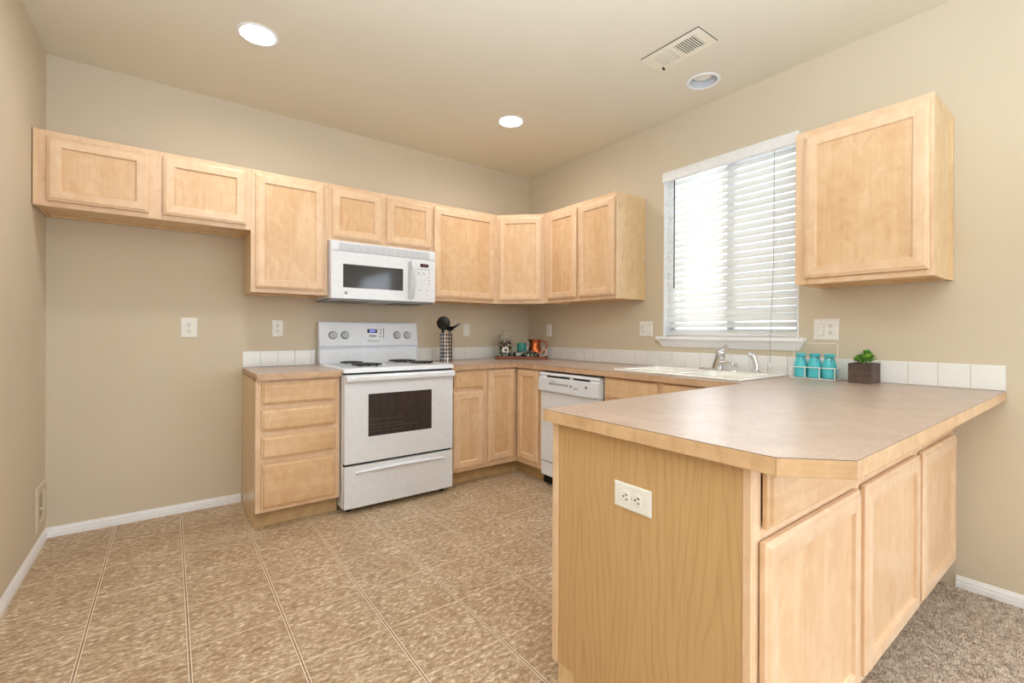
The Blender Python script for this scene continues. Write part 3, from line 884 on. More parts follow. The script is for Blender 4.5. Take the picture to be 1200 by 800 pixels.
lp = [[(-1.932 + r * math.cos(2 * PI * i / n), y_, 1.428 + r * math.sin(2 * PI * i / n)) for i in range(n)] for r, y_ in ((0.0105, -0.3985), (0.0105, -0.4000), (0.0085, -0.4003))]
mb.rings([l[::-1] for l in lp]); mb.text('GE', 0.010, (-1.932, -0.4004, 1.428), (1, 0, 0), (0, 0, 1), 1); obj('emblem', mb.xf(X), [M_GREYD, M_APPL2], md)
mb = MB(); rbox(mb, mdx + 0.003, mx1, 1.390, 1.713); cp = obj('control_panel', mb.xf(X), M_APPL, mw, bevel=0.003)
mb = MB(); mb.box(-1.377, -1.310, -0.4004, -0.398, 1.655, 1.680); dp = obj('display', mb.xf(X), plain('display_maroon', (38, 12, 16), 0.2), cp)
mb = MB(); mb.text('12:00', 0.017, (-1.343, -0.4006, 1.6675)); obj('display_digits', mb.xf(X), glow('display_red', lin(150, 110, 110), 0.15), dp)
mb = MB()
for r_, (z_, labels) in enumerate(((1.600, ('1', '2', '3')), (1.578, ('4', '5', '6')), (1.556, ('7', '8', '9')), (1.534, ('', '0', '')))):
    for k, ch in enumerate(labels):
        if ch: mb.text(ch, 0.016, (-1.390 + k * 0.027, -0.3993, z_ - 0.02))
M_KEY = plain('keypad_grey', (158, 162, 168), 0.5)
obj('keypad_digits', mb.xf(X), M_KEY, cp)
for z_, xs_ in ((1.638, (-1.392, -1.362, -1.332, -1.302)), (1.612, (-1.392, -1.350, -1.302)), (1.600, (-1.385, -1.345)), (1.580, (-1.303,)), (1.556, (-1.303,)), (1.530, (-1.303,)), (1.478, (-1.382, -1.320))):
    for xa in xs_:
        mb = MB(); mb.box(xa - 0.008, xa + 0.008, -0.3997, -0.398, z_ - 0.003, z_ + 0.003); obj('key', mb.xf(X), M_KEY, cp)

# ------------------------------------------------------------------ dishwasher
dw = thing('dishwasher', 'white built in dishwasher between corner cabinet and sink cabinet', 'dishwasher', (-0.001, -0.943, 0), -PI / 2)
wd = 0.612
mb = MB(); mb.box(0.002, wd - 0.002, -0.60, -0.02, 0.02, 0.868); obj('body', mb, M_BLACKM, dw)
mb = MB(); mb.box(0.006, wd - 0.006, -0.634, -0.601, 0.196, 0.719); obj('door', mb, M_APPL, dw, bevel=0.005)
mb = MB()
mb.prism([(-0.601, 0.7215), (-0.652, 0.7215), (-0.658, 0.728), (-0.656, 0.824), (-0.642, 0.829), (-0.642, 0.842), (-0.653, 0.846), (-0.645, 0.862), (-0.601, 0.864)], 0.002, wd - 0.002, 'x')
cpn = obj('control_panel', mb, M_APPL2, dw, bevel=0.003)
mb = MB(); mb.box(0.085, 0.520, -0.6435, -0.6415, 0.8295, 0.8415); obj('handle_back_strip', mb, M_BLACK, cpn)
mb = MB(); mb.box(0.345, 0.362, -0.660, -0.642, 0.829, 0.842); obj('latch', mb, M_APPL2, cpn, bevel=0.002)
for q in [(0.125 + k * 0.0205, 0.135 + k * 0.0205, 0.778, 0.793) for k in range(10)] + [(0.345, 0.358, 0.776, 0.792), (0.15, 0.19, 0.800, 0.803), (0.385, 0.415, 0.768, 0.774)]:
    mb = MB(); mb.box(q[0], q[1], -0.6588, -0.656, q[2], q[3]); obj('button', mb, M_GREYD, cpn)
mb = MB(); n = 16
mb.rings([[(0.500 + 0.009 * math.cos(2 * PI * i / n), y_, 0.790 + 0.009 * math.sin(2 * PI * i / n)) for i in range(n)][::-1] for y_ in (-0.656, -0.660)]); obj('emblem', mb, M_GREYD, cpn)
mb = MB(); mb.box(0.006, wd - 0.006, -0.632, -0.601, 0.088, 0.190); obj('access_panel', mb, M_APPL, dw, bevel=0.004)
mb = MB(); mb.box(0.045, wd - 0.045, -0.575, -0.56, 0.002, 0.088); obj('toe_plate', mb, M_APPL2, dw, bevel=0.002)

# ------------------------------------------------------------------ sink and taps
sk = thing('sink', 'white double bowl drop in sink under the window', 'sink', (-0.32, -2.025, ZTOP))
X = Matrix.Translation((0.32, 2.025, -ZTOP))
xs = [-0.578, -0.535, -0.175, -0.062]; ys = [-2.443, -2.400, -2.045, -2.005, -1.652, -1.608]
hole = lambda x, y: -0.535 < x < -0.175 and (-2.400 < y < -2.045 or -2.005 < y < -1.652)
mb = MB(); mb.cells(xs, ys, lambda x, y: not hole(x, y), ZTOP + 0.0006, ZTOP + 0.013)
obj('rim', mb.xf(X), M_SINK, sk, bevel=0.006, seg=4)
for ya, yb in ((-2.400, -2.045), (-2.005, -1.652)):
    mb = MB(); lp = []
    def rr(ins, z):
        x0_, x1_, y0_, y1_ = -0.535 + ins, -0.175 - ins, ya + ins, yb - ins; r = 0.05; o_ = []
        for cx_, cy_, a0 in ((x1_ - r, y1_ - r, 0), (x0_ + r, y1_ - r, 90), (x0_ + r, y0_ + r, 180), (x1_ - r, y0_ + r, 270)):
            for k in range(5): a = math.radians(a0 + k * 22.5); o_.append((cx_ + r * math.cos(a), cy_ + r * math.sin(a), z))
        return o_
    def rsq(ins, z):
        x0_, x1_, y0_, y1_ = -0.535 + ins, -0.175 - ins, ya + ins, yb - ins; o_ = []
        for cx_, cy_ in ((x1_, y1_), (x0_, y1_), (x0_, y0_), (x1_, y0_)):
            for k in range(5): o_.append((cx_, cy_, z))
        return o_
    lp = [rr(-0.004, ZTOP + 0.008), rr(0.004, ZTOP - 0.01), rr(0.012, ZTOP - 0.15), rr(0.03, ZTOP - 0.165), rr(0.10, ZTOP - 0.17)]
    mb.rings(lp[::-1], cap0=True, cap1=False)
    bw = obj('bowl', mb.xf(X), M_SINK, sk)
fc = thing('faucet', 'chrome single lever faucet on the back of the white sink', 'faucet', (-0.115, -2.06, ZTOP + 0.013))
mb = MB(); n = 28
lp = [[((0.026 - q) * math.cos(2 * PI * i / n), (0.125 - q) * math.sin(2 * PI * i / n), z) for i in range(n)] for q, z in ((0, 0.0006), (0, 0.005), (0.004, 0.010), (0.012, 0.012))]
mb.rings(lp); obj('base_plate', mb, M_CHROME, fc)
mb = MB(); mb.lathe([(0.036, 0.010), (0.034, 0.03), (0.0285, 0.078), (0.029, 0.094)], n=20)
a = Matrix.Rotation(math.radians(13), 4, 'X'); mb.xf(a); obj('column', mb, M_CHROME, fc)
mb = MB(); pts = [(-0.005, -0.01, 0.040), (-0.02, -0.05, 0.048), (-0.035, -0.10, 0.048), (-0.050, -0.145, 0.040), (-0.055, -0.160, 0.026)]
mb.tube(pts, [0.014, 0.0125, 0.0115, 0.011, 0.011], 12); obj('spout', mb, M_CHROME, fc)
mb = MB(); mb.ball(0, -0.024, 0.108, 0.031, 0.031, 0.029); mb.tube([(0, -0.028, 0.124), (0.0, -0.046, 0.145), (0.004, -0.066, 0.156)], [0.010, 0.0085, 0.010], 10)
obj('lever', mb, M_CHROME, fc)
sp = thing('side_sprayer', 'small chrome spray head standing beside the faucet on the sink', 'sprayer', (-0.115, -2.305, ZTOP + 0.013))
mb = MB(); mb.lathe([(0.021, 0.0006), (0.021, 0.006), (0.014, 0.014), (0.012, 0.022)], n=18); obj('collar', mb, M_CHROME, sp)
mb = MB(); mb.tube([(0, 0, 0.015), (0, 0.005, 0.055), (0, 0.016, 0.088), (-0.004, 0.026, 0.104)], [0.011, 0.013, 0.017, 0.019], 14); mb.ball(-0.010, 0.032, 0.108, 0.021, 0.018, 0.014)
obj('spray_head', mb, M_CHROME, sp)


# ------------------------------------------------------------------ outlets and switches
def plate(name, label, cat, loc, rz, w_, h_, items, grp='white wall plates', tiltdeg=0):
    t = thing(name, label, cat, loc, rz, grp)
    if tiltdeg: t.rotation_euler = (0, math.radians(tiltdeg), rz)
    mb = MB(); q = 0.004
    mb.rings([[(-w_ / 2 + i_, -d_, -h_ / 2 + i_), (w_ / 2 - i_, -d_, -h_ / 2 + i_), (w_ / 2 - i_, -d_, h_ / 2 - i_), (-w_ / 2 + i_, -d_, h_ / 2 - i_)] for i_, d_ in ((0, 0.0005), (0, 0.0025), (0.002, 0.0048), (0.006, 0.006))], sm=False)
    obj('cover_plate', mb, M_OUTLET, t)
    for kind, cx_ in items:
        if kind == 'duplex':
            for cz_ in (0.0195, -0.0195):
                mb = MB(); n_ = 20
                shape = [(cx_ + 0.0168 * math.cos(2 * PI * i / n_), cz_ + max(-0.0125, min(0.0125, 0.0168 * math.sin(2 * PI * i / n_)))) for i in range(n_)]
                mb.rings([[(p[0], -d_, p[1]) for p in shape] for d_ in (0.0055, 0.0082)], sm=False)
                rc = obj('receptacle', mb, M_OUTLET, t, bevel=0.0008, seg=1)
                mb = MB()
                mb.box(cx_ - 0.0078, cx_ - 0.0052, -0.0086, -0.0080, cz_ - 0.001, cz_ + 0.0085); mb.box(cx_ + 0.0052, cx_ + 0.0078, -0.0086, -0.0080, cz_, cz_ + 0.0085)
                mb.rings([[(cx_ + 0.0028 * math.cos(2 * PI * i / 10), y_, cz_ - 0.0065 + 0.0028 * math.sin(2 * PI * i / 10)) for i in range(10)][::-1] for y_ in (-0.008, -0.0086)], sm=False)
                obj('slots', mb, M_BLACK, rc)
        else:
            mb = MB(); mb.box(cx_ - 0.0165, cx_ + 0.0165, -0.0068, -0.0055, -0.034, 0.034); fr_ = obj('switch_bezel', mb, M_GREYP, t)
            mb = MB(); mb.prism([(-0.006, -0.032), (-0.0115, -0.032), (-0.0075, 0.0), (-0.0085, 0.032), (-0.006, 0.032)], cx_ - 0.0150, cx_ + 0.0150, 'x'); obj('rocker', mb, M_OUTLET, fr_, bevel=0.0008, seg=1)
    for kind, cx_ in items:
        for cz_ in ((0.0,) if kind == 'duplex' else (-0.048, 0.048)):
            mb = MB(); mb.rings([[(cx_ + 0.0028 * math.cos(2 * PI * i / 10), y_, cz_ + 0.0028 * math.sin(2 * PI * i / 10)) for i in range(10)][::-1] for y_ in (-0.0055, -0.0068)], sm=False)
            obj('screw', mb, M_GREYP, t)
    return t


plate('wall_outlet', 'oversized white duplex outlet on the bare wall of the fridge space', 'outlet', (-2.805, 0, 1.183), 0, 0.088, 0.127, [('duplex', 0)])
plate('wall_outlet', 'white duplex outlet above the short row of tiles beside the stove', 'outlet', (-2.290, 0, 1.183), 0, 0.070, 0.116, [('duplex', 0)])
plate('wall_switch', 'white single rocker plate on the wall beside the black utensils', 'switch', (-0.728, 0, 1.180), 0, 0.068, 0.116, [('rocker', 0)])
plate('wall_outlet', 'white duplex outlet next to the corner behind the copper pitcher', 'outlet', (0, -0.318, 1.181), -PI / 2, 0.070, 0.116, [('duplex', 0)])
plate('wall_switch', 'white double plate with outlet and rocker beside the blind, under the two door cabinet', 'switch', (0, -1.430, 1.190), -PI / 2, 0.116, 0.116, [('duplex', -0.023), ('rocker', 0.023)])
plate('wall_switch', 'white double plate with rocker and outlet above the teal bottles', 'switch', (0, -2.624, 1.183), -PI / 2, 0.120, 0.118, [('rocker', -0.023), ('duplex', 0.023)])
# horizontal outlet on the peninsula end
t = plate('wall_outlet', 'white duplex outlet mounted sideways on the peninsula end panel', 'outlet', (-1.9028, -2.824, 0.716), 0, 0.070, 0.122, [('duplex', 0)])
t.rotation_mode = 'QUATERNION'
Mx = Matrix(((0, 1, 0), (0, 0, -1), (-1, 0, 0)))      # local x -> down, local -y -> -x world, local z -> -y world
Mx = Matrix(((0, 1, 0), (0, 0, -1), (-1, 0, 0)))
t.rotation_quaternion = Mx.to_quaternion()

# recessed water box low on the side wall of the fridge space
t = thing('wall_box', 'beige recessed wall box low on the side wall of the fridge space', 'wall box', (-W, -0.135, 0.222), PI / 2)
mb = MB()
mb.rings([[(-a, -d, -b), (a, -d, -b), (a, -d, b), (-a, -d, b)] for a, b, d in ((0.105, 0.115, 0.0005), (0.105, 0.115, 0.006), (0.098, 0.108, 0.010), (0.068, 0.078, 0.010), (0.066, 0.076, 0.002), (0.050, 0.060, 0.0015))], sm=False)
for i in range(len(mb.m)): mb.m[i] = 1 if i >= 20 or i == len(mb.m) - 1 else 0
obj('surround', mb, [M_WALL, plain('box_recess_shade', (168, 156, 134), 0.5)], t)  # darker inner colour stands in for the shade of a deeper recess
mb = MB(); mb.lathe([(0.010, 0), (0.012, 0.012), (0.007, 0.016)], n=12); mb.xf(Matrix.Translation((0, -0.002, -0.02)) @ Matrix.Rotation(PI / 2, 4, 'X')); obj('valve', mb, M_WALL, t)

# ------------------------------------------------------------------ ceiling fittings
M_BAFFLE = plain('baffle_grey', (206, 210, 218), 0.3)


def downlight(label, x, y, lit):
    t = thing('recessed_light', label, 'ceiling light', (x, y, H), 0, 'recessed ceiling lights')
    n = 40
    mb = MB(); mb.lathe([(0.0985, -0.0005), (0.0985, -0.003), (0.094, -0.006), (0.084, -0.006), (0.080, -0.0035), (0.080, -0.0005)], n=n, cap0=False, cap1=False); obj('trim_ring', mb, M_WHITE, t)
    mb = MB(); mb.lathe([(0.0802, -0.0005), (0.078, 0.03), (0.072, 0.095), (0.05, 0.105)], n=n, cap0=False); obj('housing', mb, M_BAFFLE, t)
    if lit:
        mb = MB(); mb.lathe([(0.02, 0.006), (0.06, 0.008), (0.0785, 0.014)], n=n, cap1=False); obj('lens', mb, M_LAMPGLOW, t, label='glowing warm lens')
    else:
        mb = MB(); mb.lathe([(0.006, 0.018), (0.04, 0.022), (0.060, 0.034), (0.062, 0.06), (0.04, 0.09)], n=30); obj('bulb', mb, plain('bulb_white', (240, 240, 236), 0.3), t)
    return t


downlight('lit recessed ceiling light above the fridge space', -2.540, -0.903, True)
downlight('lit recessed ceiling light in front of the angled corner cabinet', -0.903, -0.910, True)
downlight('unlit recessed ceiling light in front of the window beside the vent', -0.281, -2.055, False)

vt = thing('ceiling_vent', 'cream ceiling air register with two louvre banks beside the unlit light', 'vent', (-0.677, -2.142, H))
vw, vl = 0.092, 0.177
mb = MB()
ins = [(-vw, vw, -vl, vl)]
bx0, bx1 = -0.058, 0.058
banks = ((-0.130, -0.008), (0.006, 0.128))
zt, zb_ = -0.0035, -0.0065
mb.box(-vw, bx0, -vl, vl, zb_, zt); mb.box(bx1, vw, -vl, vl, zb_, zt)
mb.box(bx0, bx1, -vl, banks[0][0], zb_, zt); mb.box(bx0, bx1, banks[0][1], banks[1][0], zb_, zt); mb.box(bx0, bx1, banks[1][1], vl, zb_, zt)
M_VENT = plain('register_cream', (236, 229, 214), 0.4)
vp = obj('register_plate', mb, M_VENT, vt)
mb = MB(); mb.box(-vw - 0.0025, vw - 0.006, -vl - 0.002, vl - 0.004, -0.0034, -0.0004); obj('duct_shade_sheet', mb, M_BLACKM, vt)  # black sheet paints the dark of the duct and the shaded plate edge
for bi, (ya, yb) in enumerate(banks):
    mb = MB(); k = 9
    for i in range(k):
        yc = ya + (yb - ya) * (i + 0.5) / k
        if bi == 0: mb.box(bx0, bx1, yc - 0.0024, yc + 0.0024, zb_ - 0.0008, -0.0033)
        else: mb.box(bx0, bx1, yc - 0.0050, yc + 0.0050, zb_ - 0.0008, -0.0033)
    obj('louvres', mb, M_VENT, vt)
mb = MB(); mb.box(0.060, 0.078, 0.136, 0.142, -0.018, zb_ + 0.001); obj('damper_lever', mb, M_BLACK, vt)

# ------------------------------------------------------------------ things on the worktop
# utensils by the stove
ux, uy = -1.065, -0.235
ut = thing('utensil_holder', 'tall pierced steel utensil holder beside the stove', 'utensil holder', (ux, uy, ZTOP))


def pierced():
    t = NT('pierced_steel')
    tcn = t.n('TexCoord'); spn = t.n('SeparateXYZ'); t.l(tcn.outputs['Object'], spn.inputs[0])
    ang = t.math('ARCTAN2', spn.outputs['Y'], spn.outputs['X'])
    u = t.math('ABSOLUTE', t.math('SINE', t.math('MULTIPLY', ang, 7.0)))
    v = t.math('ABSOLUTE', t.math('SINE', t.math('MULTIPLY', spn.outputs['Z'], 105.0)))
    hole_ = t.math('MULTIPLY', t.math('GREATER_THAN', u, 0.62), t.math('GREATER_THAN', v, 0.45))
    t.base(t.mix(hole_, lin(214, 216, 220), lin(30, 30, 32)), 0.2)
    t.l(t.math('SUBTRACT', 1.0, hole_), t.b.inputs['Metallic'])
    return t.mat


mb = MB(); mb.lathe([(0.050, 0.0006), (0.052, 0.003), (0.052, 0.236), (0.053, 0.240), (0.050, 0.240), (0.049, 0.236), (0.049, 0.006)], n=32)
obj('cylinder', mb, pierced(), ut)
def utensil(name, label, base_, tip, head):
    t = thing(name, label, 'utensil', (base_[0], base_[1], base_[2]), 0, 'black kitchen utensils')
    d = Vector(tip) - Vector(base_)
    mb = MB(); mb.tube([(0, 0, 0), tuple(d * 0.5), tuple(d)], [0.006, 0.006, 0.007], 8); obj('handle', mb, M_BLACK, t)
    mb = MB(); head(mb, d); obj('head', mb, M_BLACK, t)
    return t
fr, ff = Vector((0.80, -0.60, 0)), Vector((0.60, 0.80, 0))
def disc_head(rx, rz, thick):
    def h(mb, d):
        n = 24; lp = []
        for k, (q, e) in enumerate(((0.6, -thick), (0.95, -thick * 0.7), (1.0, 0), (0.9, thick * 0.2), (0.6, -thick * 0.3))):
            lp.append([tuple(d + fr * (rx * q * math.cos(2 * PI * i / n)) + Vector((0, 0, rz + rz * q * math.sin(2 * PI * i / n))) + ff * e) for i in range(n)])
        mb.rings(lp)
    return h
def ladle_head(mb, d):
    n = 20; lp = []
    for q, e in ((0.25, -0.034), (0.7, -0.026), (0.95, -0.008), (1.0, 0.004), (0.9, 0.002), (0.6, -0.016)):
        lp.append([tuple(d + fr * (0.042 * q * math.cos(2 * PI * i / n)) + ff * (0.042 * q * math.sin(2 * PI * i / n)) + Vector((0, 0, e + 0.02))) for i in range(n)])
    mb.rings(lp)
    mb.tube([tuple(d + fr * 0.034 + Vector((0, 0, 0.015))), tuple(d + fr * 0.062 + Vector((0, 0, 0.036))), tuple(d + fr * 0.085 + Vector((0, 0, 0.05)))], [0.010, 0.0085, 0.007], 8)
B = Vector((ux, uy, ZTOP + 0.008))
utensil('serving_spoon', 'large round black spoon head rising highest from the steel utensil holder', tuple(B - fr * 0.012), tuple(B - fr * 0.022 + Vector((0, 0, 0.255))), disc_head(0.056, 0.058, 0.012))
utensil('ladle', 'black ladle with upturned spout standing in the steel utensil holder', tuple(B + fr * 0.016 - ff * 0.016), tuple(B + fr * 0.034 - ff * 0.026 + Vector((0, 0, 0.262))), ladle_head)
def turner_head(mb, d):
    a = [d - fr * 0.012, d + fr * 0.012, d - fr * 0.022 + Vector((0, 0, 0.055)), d - fr * 0.052 + Vector((0, 0, 0.062))]
    mb.rings([[tuple(p - ff * 0.002) for p in a], [tuple(p + ff * 0.002) for p in a]], sm=False)
utensil('spatula', 'black spatula tip showing behind the round spoon in the steel holder', tuple(B - fr * 0.022 + ff * 0.02), tuple(B - fr * 0.036 + ff * 0.020 + Vector((0, 0, 0.262))), turner_head)

# tray in the corner
tcx, tcy = -0.292, -0.262
ang = math.atan2(-0.6, 0.8)
def on_tray(r, f, z=0.0):
    p = Vector((tcx, tcy, ZTOP)) + fr * r + ff * f; return (p.x, p.y, ZTOP + z)
tr = thing('wooden_tray', 'reddish brown wooden tray in the counter corner under jar and pitcher', 'tray', (tcx, tcy, ZTOP), ang)
M_TRAY = maple('walnut_tray', (150, 84, 50), (108, 52, 30), 'h', 0.4)
mb = MB(); mb.box(-0.232, 0.232, -0.088, 0.094, 0.0008, 0.012); obj('bottom', mb, M_TRAY, tr, bevel=0.003)
mb = MB()
mb.box(-0.232, 0.232, -0.092, -0.082, 0.0008, 0.026); mb.box(-0.232, 0.232, 0.090, 0.100, 0.0008, 0.026); mb.box(-0.240, -0.230, -0.092, 0.100, 0.0008, 0.026); mb.box(0.230, 0.240, -0.092, 0.100, 0.0008, 0.026)
obj('rim', mb, M_TRAY, tr, bevel=0.002)
# glass jar
jx, jy, jz = on_tray(-0.152, -0.010, 0.0125)
jar = thing('glass_jar', 'clear glass jar with lid and picture label filled with wrapped sweets', 'jar', (jx, jy, jz))
mb = MB(); mb.lathe([(0.060, 0.0006), (0.066, 0.006), (0.067, 0.150), (0.060, 0.172), (0.052, 0.182), (0.052, 0.190), (0.049, 0.190), (0.049, 0.181), (0.057, 0.170), (0.063, 0.149), (0.063, 0.010), (0.02, 0.007)], n=36); obj('vessel', mb, M_GLASS, jar)
mb = MB(); mb.lathe([(0.048, 0.1905), (0.056, 0.192), (0.055, 0.200), (0.046, 0.212), (0.025, 0.221), (0.012, 0.225), (0.011, 0.232), (0.018, 0.240), (0.019, 0.248), (0.012, 0.256), (0.003, 0.258)], n=32); obj('lid', mb, M_GLASS, jar)
def arc_patch(r, a0, a1, z0_, z1_, k=8):
    q = MB(); lp = [[], []]
    for i in range(k + 1):
        a = a0 + (a1 - a0) * i / k
        lp[0].append((r * math.cos(a), r * math.sin(a), z0_)); lp[1].append((r * math.cos(a), r * math.sin(a), z1_))
    lp2 = [[(p[0] * 1.012, p[1] * 1.012, p[2]) for p in l] for l in lp]
    q.rings([lp[0] , lp2[0], lp2[1], lp[1], lp[0]], closed=False, cap0=False, cap1=False, sm=False)
    return q
va = math.atan2(-0.8, -0.6) + 0.08
lb = obj('label', arc_patch(0.0672, va - 0.42, va + 0.42, 0.052, 0.100), plain('label_white', (238, 236, 230), 0.5), jar, label='white picture label')
obj('picture', arc_patch(0.0681, va - 0.17, va + 0.20, 0.062, 0.084), plain('label_ink', (50, 54, 66), 0.5), lb)
obj('banner', arc_patch(0.0672, va - 0.40, va + 0.28, 0.112, 0.140), plain('label_maroon', (92, 26, 44), 0.5), jar, label='maroon label band')


def sweets_mat():
    t = NT('sweet_wrappers')
    g = t.n('NewGeometry')
    col_ = t.ramp(g.outputs['Random Per Island'], [(0.0, lin(26, 28, 24)), (0.34, lin(230, 226, 210)), (0.62, lin(64, 96, 46)), (0.80, lin(196, 190, 120)), (0.90, lin(60, 34, 34))], 'CONSTANT')
    return t.base(col_, 0.3)


mb = MB()
for layer in range(9):
    for rad, num in ((0.0, 1), (0.026, 6), (0.047, 11)):
        for i in range(num):
            a = 2 * PI * (i + 0.37 * layer) / num
            mb.ball(rad * math.cos(a), rad * math.sin(a), 0.024 + layer * 0.0155, random.uniform(0.009, 0.0125), random.uniform(0.008, 0.012), random.uniform(0.007, 0.010), 8, 6)
sw_ = obj('wrapped_sweets', mb, sweets_mat()); sw_.location = (jx, jy, jz)
tag(sw_, 'black, white and green wrapped sweets heaped inside the glass jar', 'sweets', kind='stuff')
# teal candle cup
cx_, cy_, cz_ = on_tray(0.002, 0.044, 0.0125)


def teal_mat():
    t = NT('teal_ceramic')
    v_ = t.n('TexVoronoi'); v_.inputs['Scale'].default_value = 55.0; t.l(t.coords(), v_.inputs['Vector'])
    t.bump(v_.outputs['Distance'], 0.6, 0.003)
    return t.base(t.ramp(v_.outputs['Distance'], [(0.1, lin(20, 92, 92)), (0.5, lin(60, 160, 150))]), 0.25)


M_TEAL = teal_mat()
cu = thing('candle_cup', 'small teal embossed candle cup between jar and copper pitcher', 'candle cup', (cx_, cy_, cz_))
mb = MB(); mb.lathe([(0.036, 0.0006), (0.041, 0.006), (0.043, 0.05), (0.0435, 0.132), (0.040, 0.134), (0.039, 0.128), (0.038, 0.10)], n=28); obj('cup', mb, M_TEAL, cu)
mb = MB(); mb.lathe([(0.0375, 0.095), (0.0375, 0.104), (0.01, 0.106)], n=20); obj('wax', mb, plain('wax', (214, 220, 200), 0.5), cu)
# copper pitcher
px_, py_, pz_ = on_tray(0.127, 0.024, 0.0125)
pi_ = thing('copper_pitcher', 'hammered copper pitcher with loop handle at the tray end', 'pitcher', (px_, py_, pz_), ang)


def copper_mat():
    t = NT('hammered_copper')
    v_ = t.n('TexVoronoi'); v_.inputs['Scale'].default_value = 60.0; t.l(t.coords(), v_.inputs['Vector'])
    t.bump(v_.outputs['Distance'], 0.35, 0.003)
    return t.base(lin(182, 100, 60), 0.25, 1.0)


M_COPPER = copper_mat()
mb = MB(); mb.lathe([(0.040, 0.0006), (0.052, 0.006), (0.062, 0.030), (0.064, 0.058), (0.058, 0.090), (0.048, 0.120), (0.046, 0.140), (0.054, 0.168), (0.051, 0.169), (0.043, 0.142), (0.044, 0.12), (0.055, 0.085), (0.06, 0.05), (0.03, 0.01)], n=36)
for i, p in enumerate(mb.v):       # a pouring lip
    if p[2] > 0.13 and p[0] < -0.03:
        q_ = (p[2] - 0.13) / 0.04 * max(0, 1 - abs(p[1]) / 0.03); mb.v[i] = (p[0] - 0.018 * q_, p[1], p[2] + 0.006 * q_)
obj('body', mb, M_COPPER, pi_)
mb = MB(); mb.tube([(0.046, 0, 0.142), (0.074, 0, 0.155), (0.100, 0, 0.142), (0.110, 0, 0.110), (0.100, 0, 0.075), (0.078, 0, 0.052), (0.058, 0, 0.045)], 0.007, 10); obj('handle', mb, M_COPPER, pi_)
# crumpled napkin and bead string in front
nx, ny, nz = on_tray(0.040, -0.060, 0.0125)
npk = MB(); nu, nv = 30, 10; lp = []
for i in range(nu):
    row = []
    for j in range(nv):
        u = -0.12 + 0.24 * i / (nu - 1); v = 2 * PI * j / nv
        r_ = (0.021 + 0.007 * math.sin(i * 1.3) + 0.005 * math.sin(j * 2.1 + i * 0.7)) * (math.sin(PI * (i + 0.6) / nu) ** 0.4)
        row.append((u, 0.0165 * math.cos(v) * (1 + 0.2 * math.sin(i)), 0.033 + r_ * 1.35 * math.sin(v) - 0.0 if math.sin(v) > 0 else max(0.001, 0.033 + r_ * 1.35 * math.sin(v))))
    lp.append(row)
npk.rings(lp)


def napkin_mat():
    t = NT('patterned_cotton')
    f = t.noise(t.coords(), 34.0, 2, 0.5, 1.0)
    return t.base(t.ramp(f, [(0.0, lin(24, 28, 28)), (0.47, lin(40, 62, 50)), (0.52, lin(216, 212, 204)), (0.60, lin(40, 36, 36))], 'CONSTANT'), 0.8)


o = obj('napkin', npk, napkin_mat(), angle=80); o.location = (nx, ny, nz); o.rotation_euler = (0, 0, ang)
tag(o, 'crumpled black, green and white napkin lying at the front of the tray', 'napkin')
bx_, by_, bz_ = on_tray(0.198, -0.060, 0.0125)
mb = MB()
for k in range(22):
    a = 2 * PI * k / 22; mb.ball(0.030 * math.cos(a), 0.016 * math.sin(a), 0.046 + 0.036 * math.sin(a + 0.6), 0.0068, n=8, k=6)
o = obj('bead_string', mb, plain('bead_cream', (226, 200, 182), 0.4)); o.location = (bx_, by_, bz_ - 0.0025); o.rotation_euler = (0, 0, ang)
tag(o, 'string of cream beads leaning on the copper pitcher', 'beads')

# teal bottles in a white wire carrier
M_TEALG = NT('teal_glass'); M_TEALG.base(lin(86, 204, 218), 0.12); M_TEALG.b.inputs['Transmission Weight'].default_value = 0.08; M_TEALG.b.inputs['IOR'].default_value = 1.45; M_TEALG = M_TEALG.mat
M_WIRE = plain('white_wire', (242, 242, 240), 0.4)
M_TWINE = plain('twine', (92, 88, 70), 0.8)
cyc, cxc = -2.600, -0.085
BY = (-2.531, -2.600, -2.669)
car = thing('wire_carrier', 'white wire carrier with thin handle holding three teal bottles', 'bottle carrier', (cxc, cyc, ZTOP), -PI / 2)
hw, hd = 0.106, 0.037
def rect(z): return [(-hw, -hd, z), (hw, -hd, z), (hw, hd, z), (-hw, hd, z)]
mb = MB()
for z in (0.0035, 0.063):
    P = rect(z)
    for a, b in zip(P, P[1:] + P[:1]): mb.tube([a, b], 0.0026, 6)
for x in (-hw, -0.035, 0.035, hw):
    for y in (-hd, hd): mb.tube([(x, y, 0.0030), (x, y, 0.063)], 0.0026, 6)
    mb.tube([(x, -hd, 0.0035), (x, hd, 0.0035)], 0.0022, 6)
obj('basket', mb, M_WIRE, car)
mb = MB(); mb.tube([(-hw, 0, 0.063), (-hw, 0, 0.188), (-hw + 0.006, 0, 0.194), (hw - 0.006, 0, 0.194), (hw, 0, 0.188), (hw, 0, 0.063)], 0.0016, 6)
for x in (-hw, hd and hw): mb.tube([(x, -hd, 0.063), (x, hd, 0.063)], 0.0024, 6)
obj('handle', mb, M_WIRE, car)
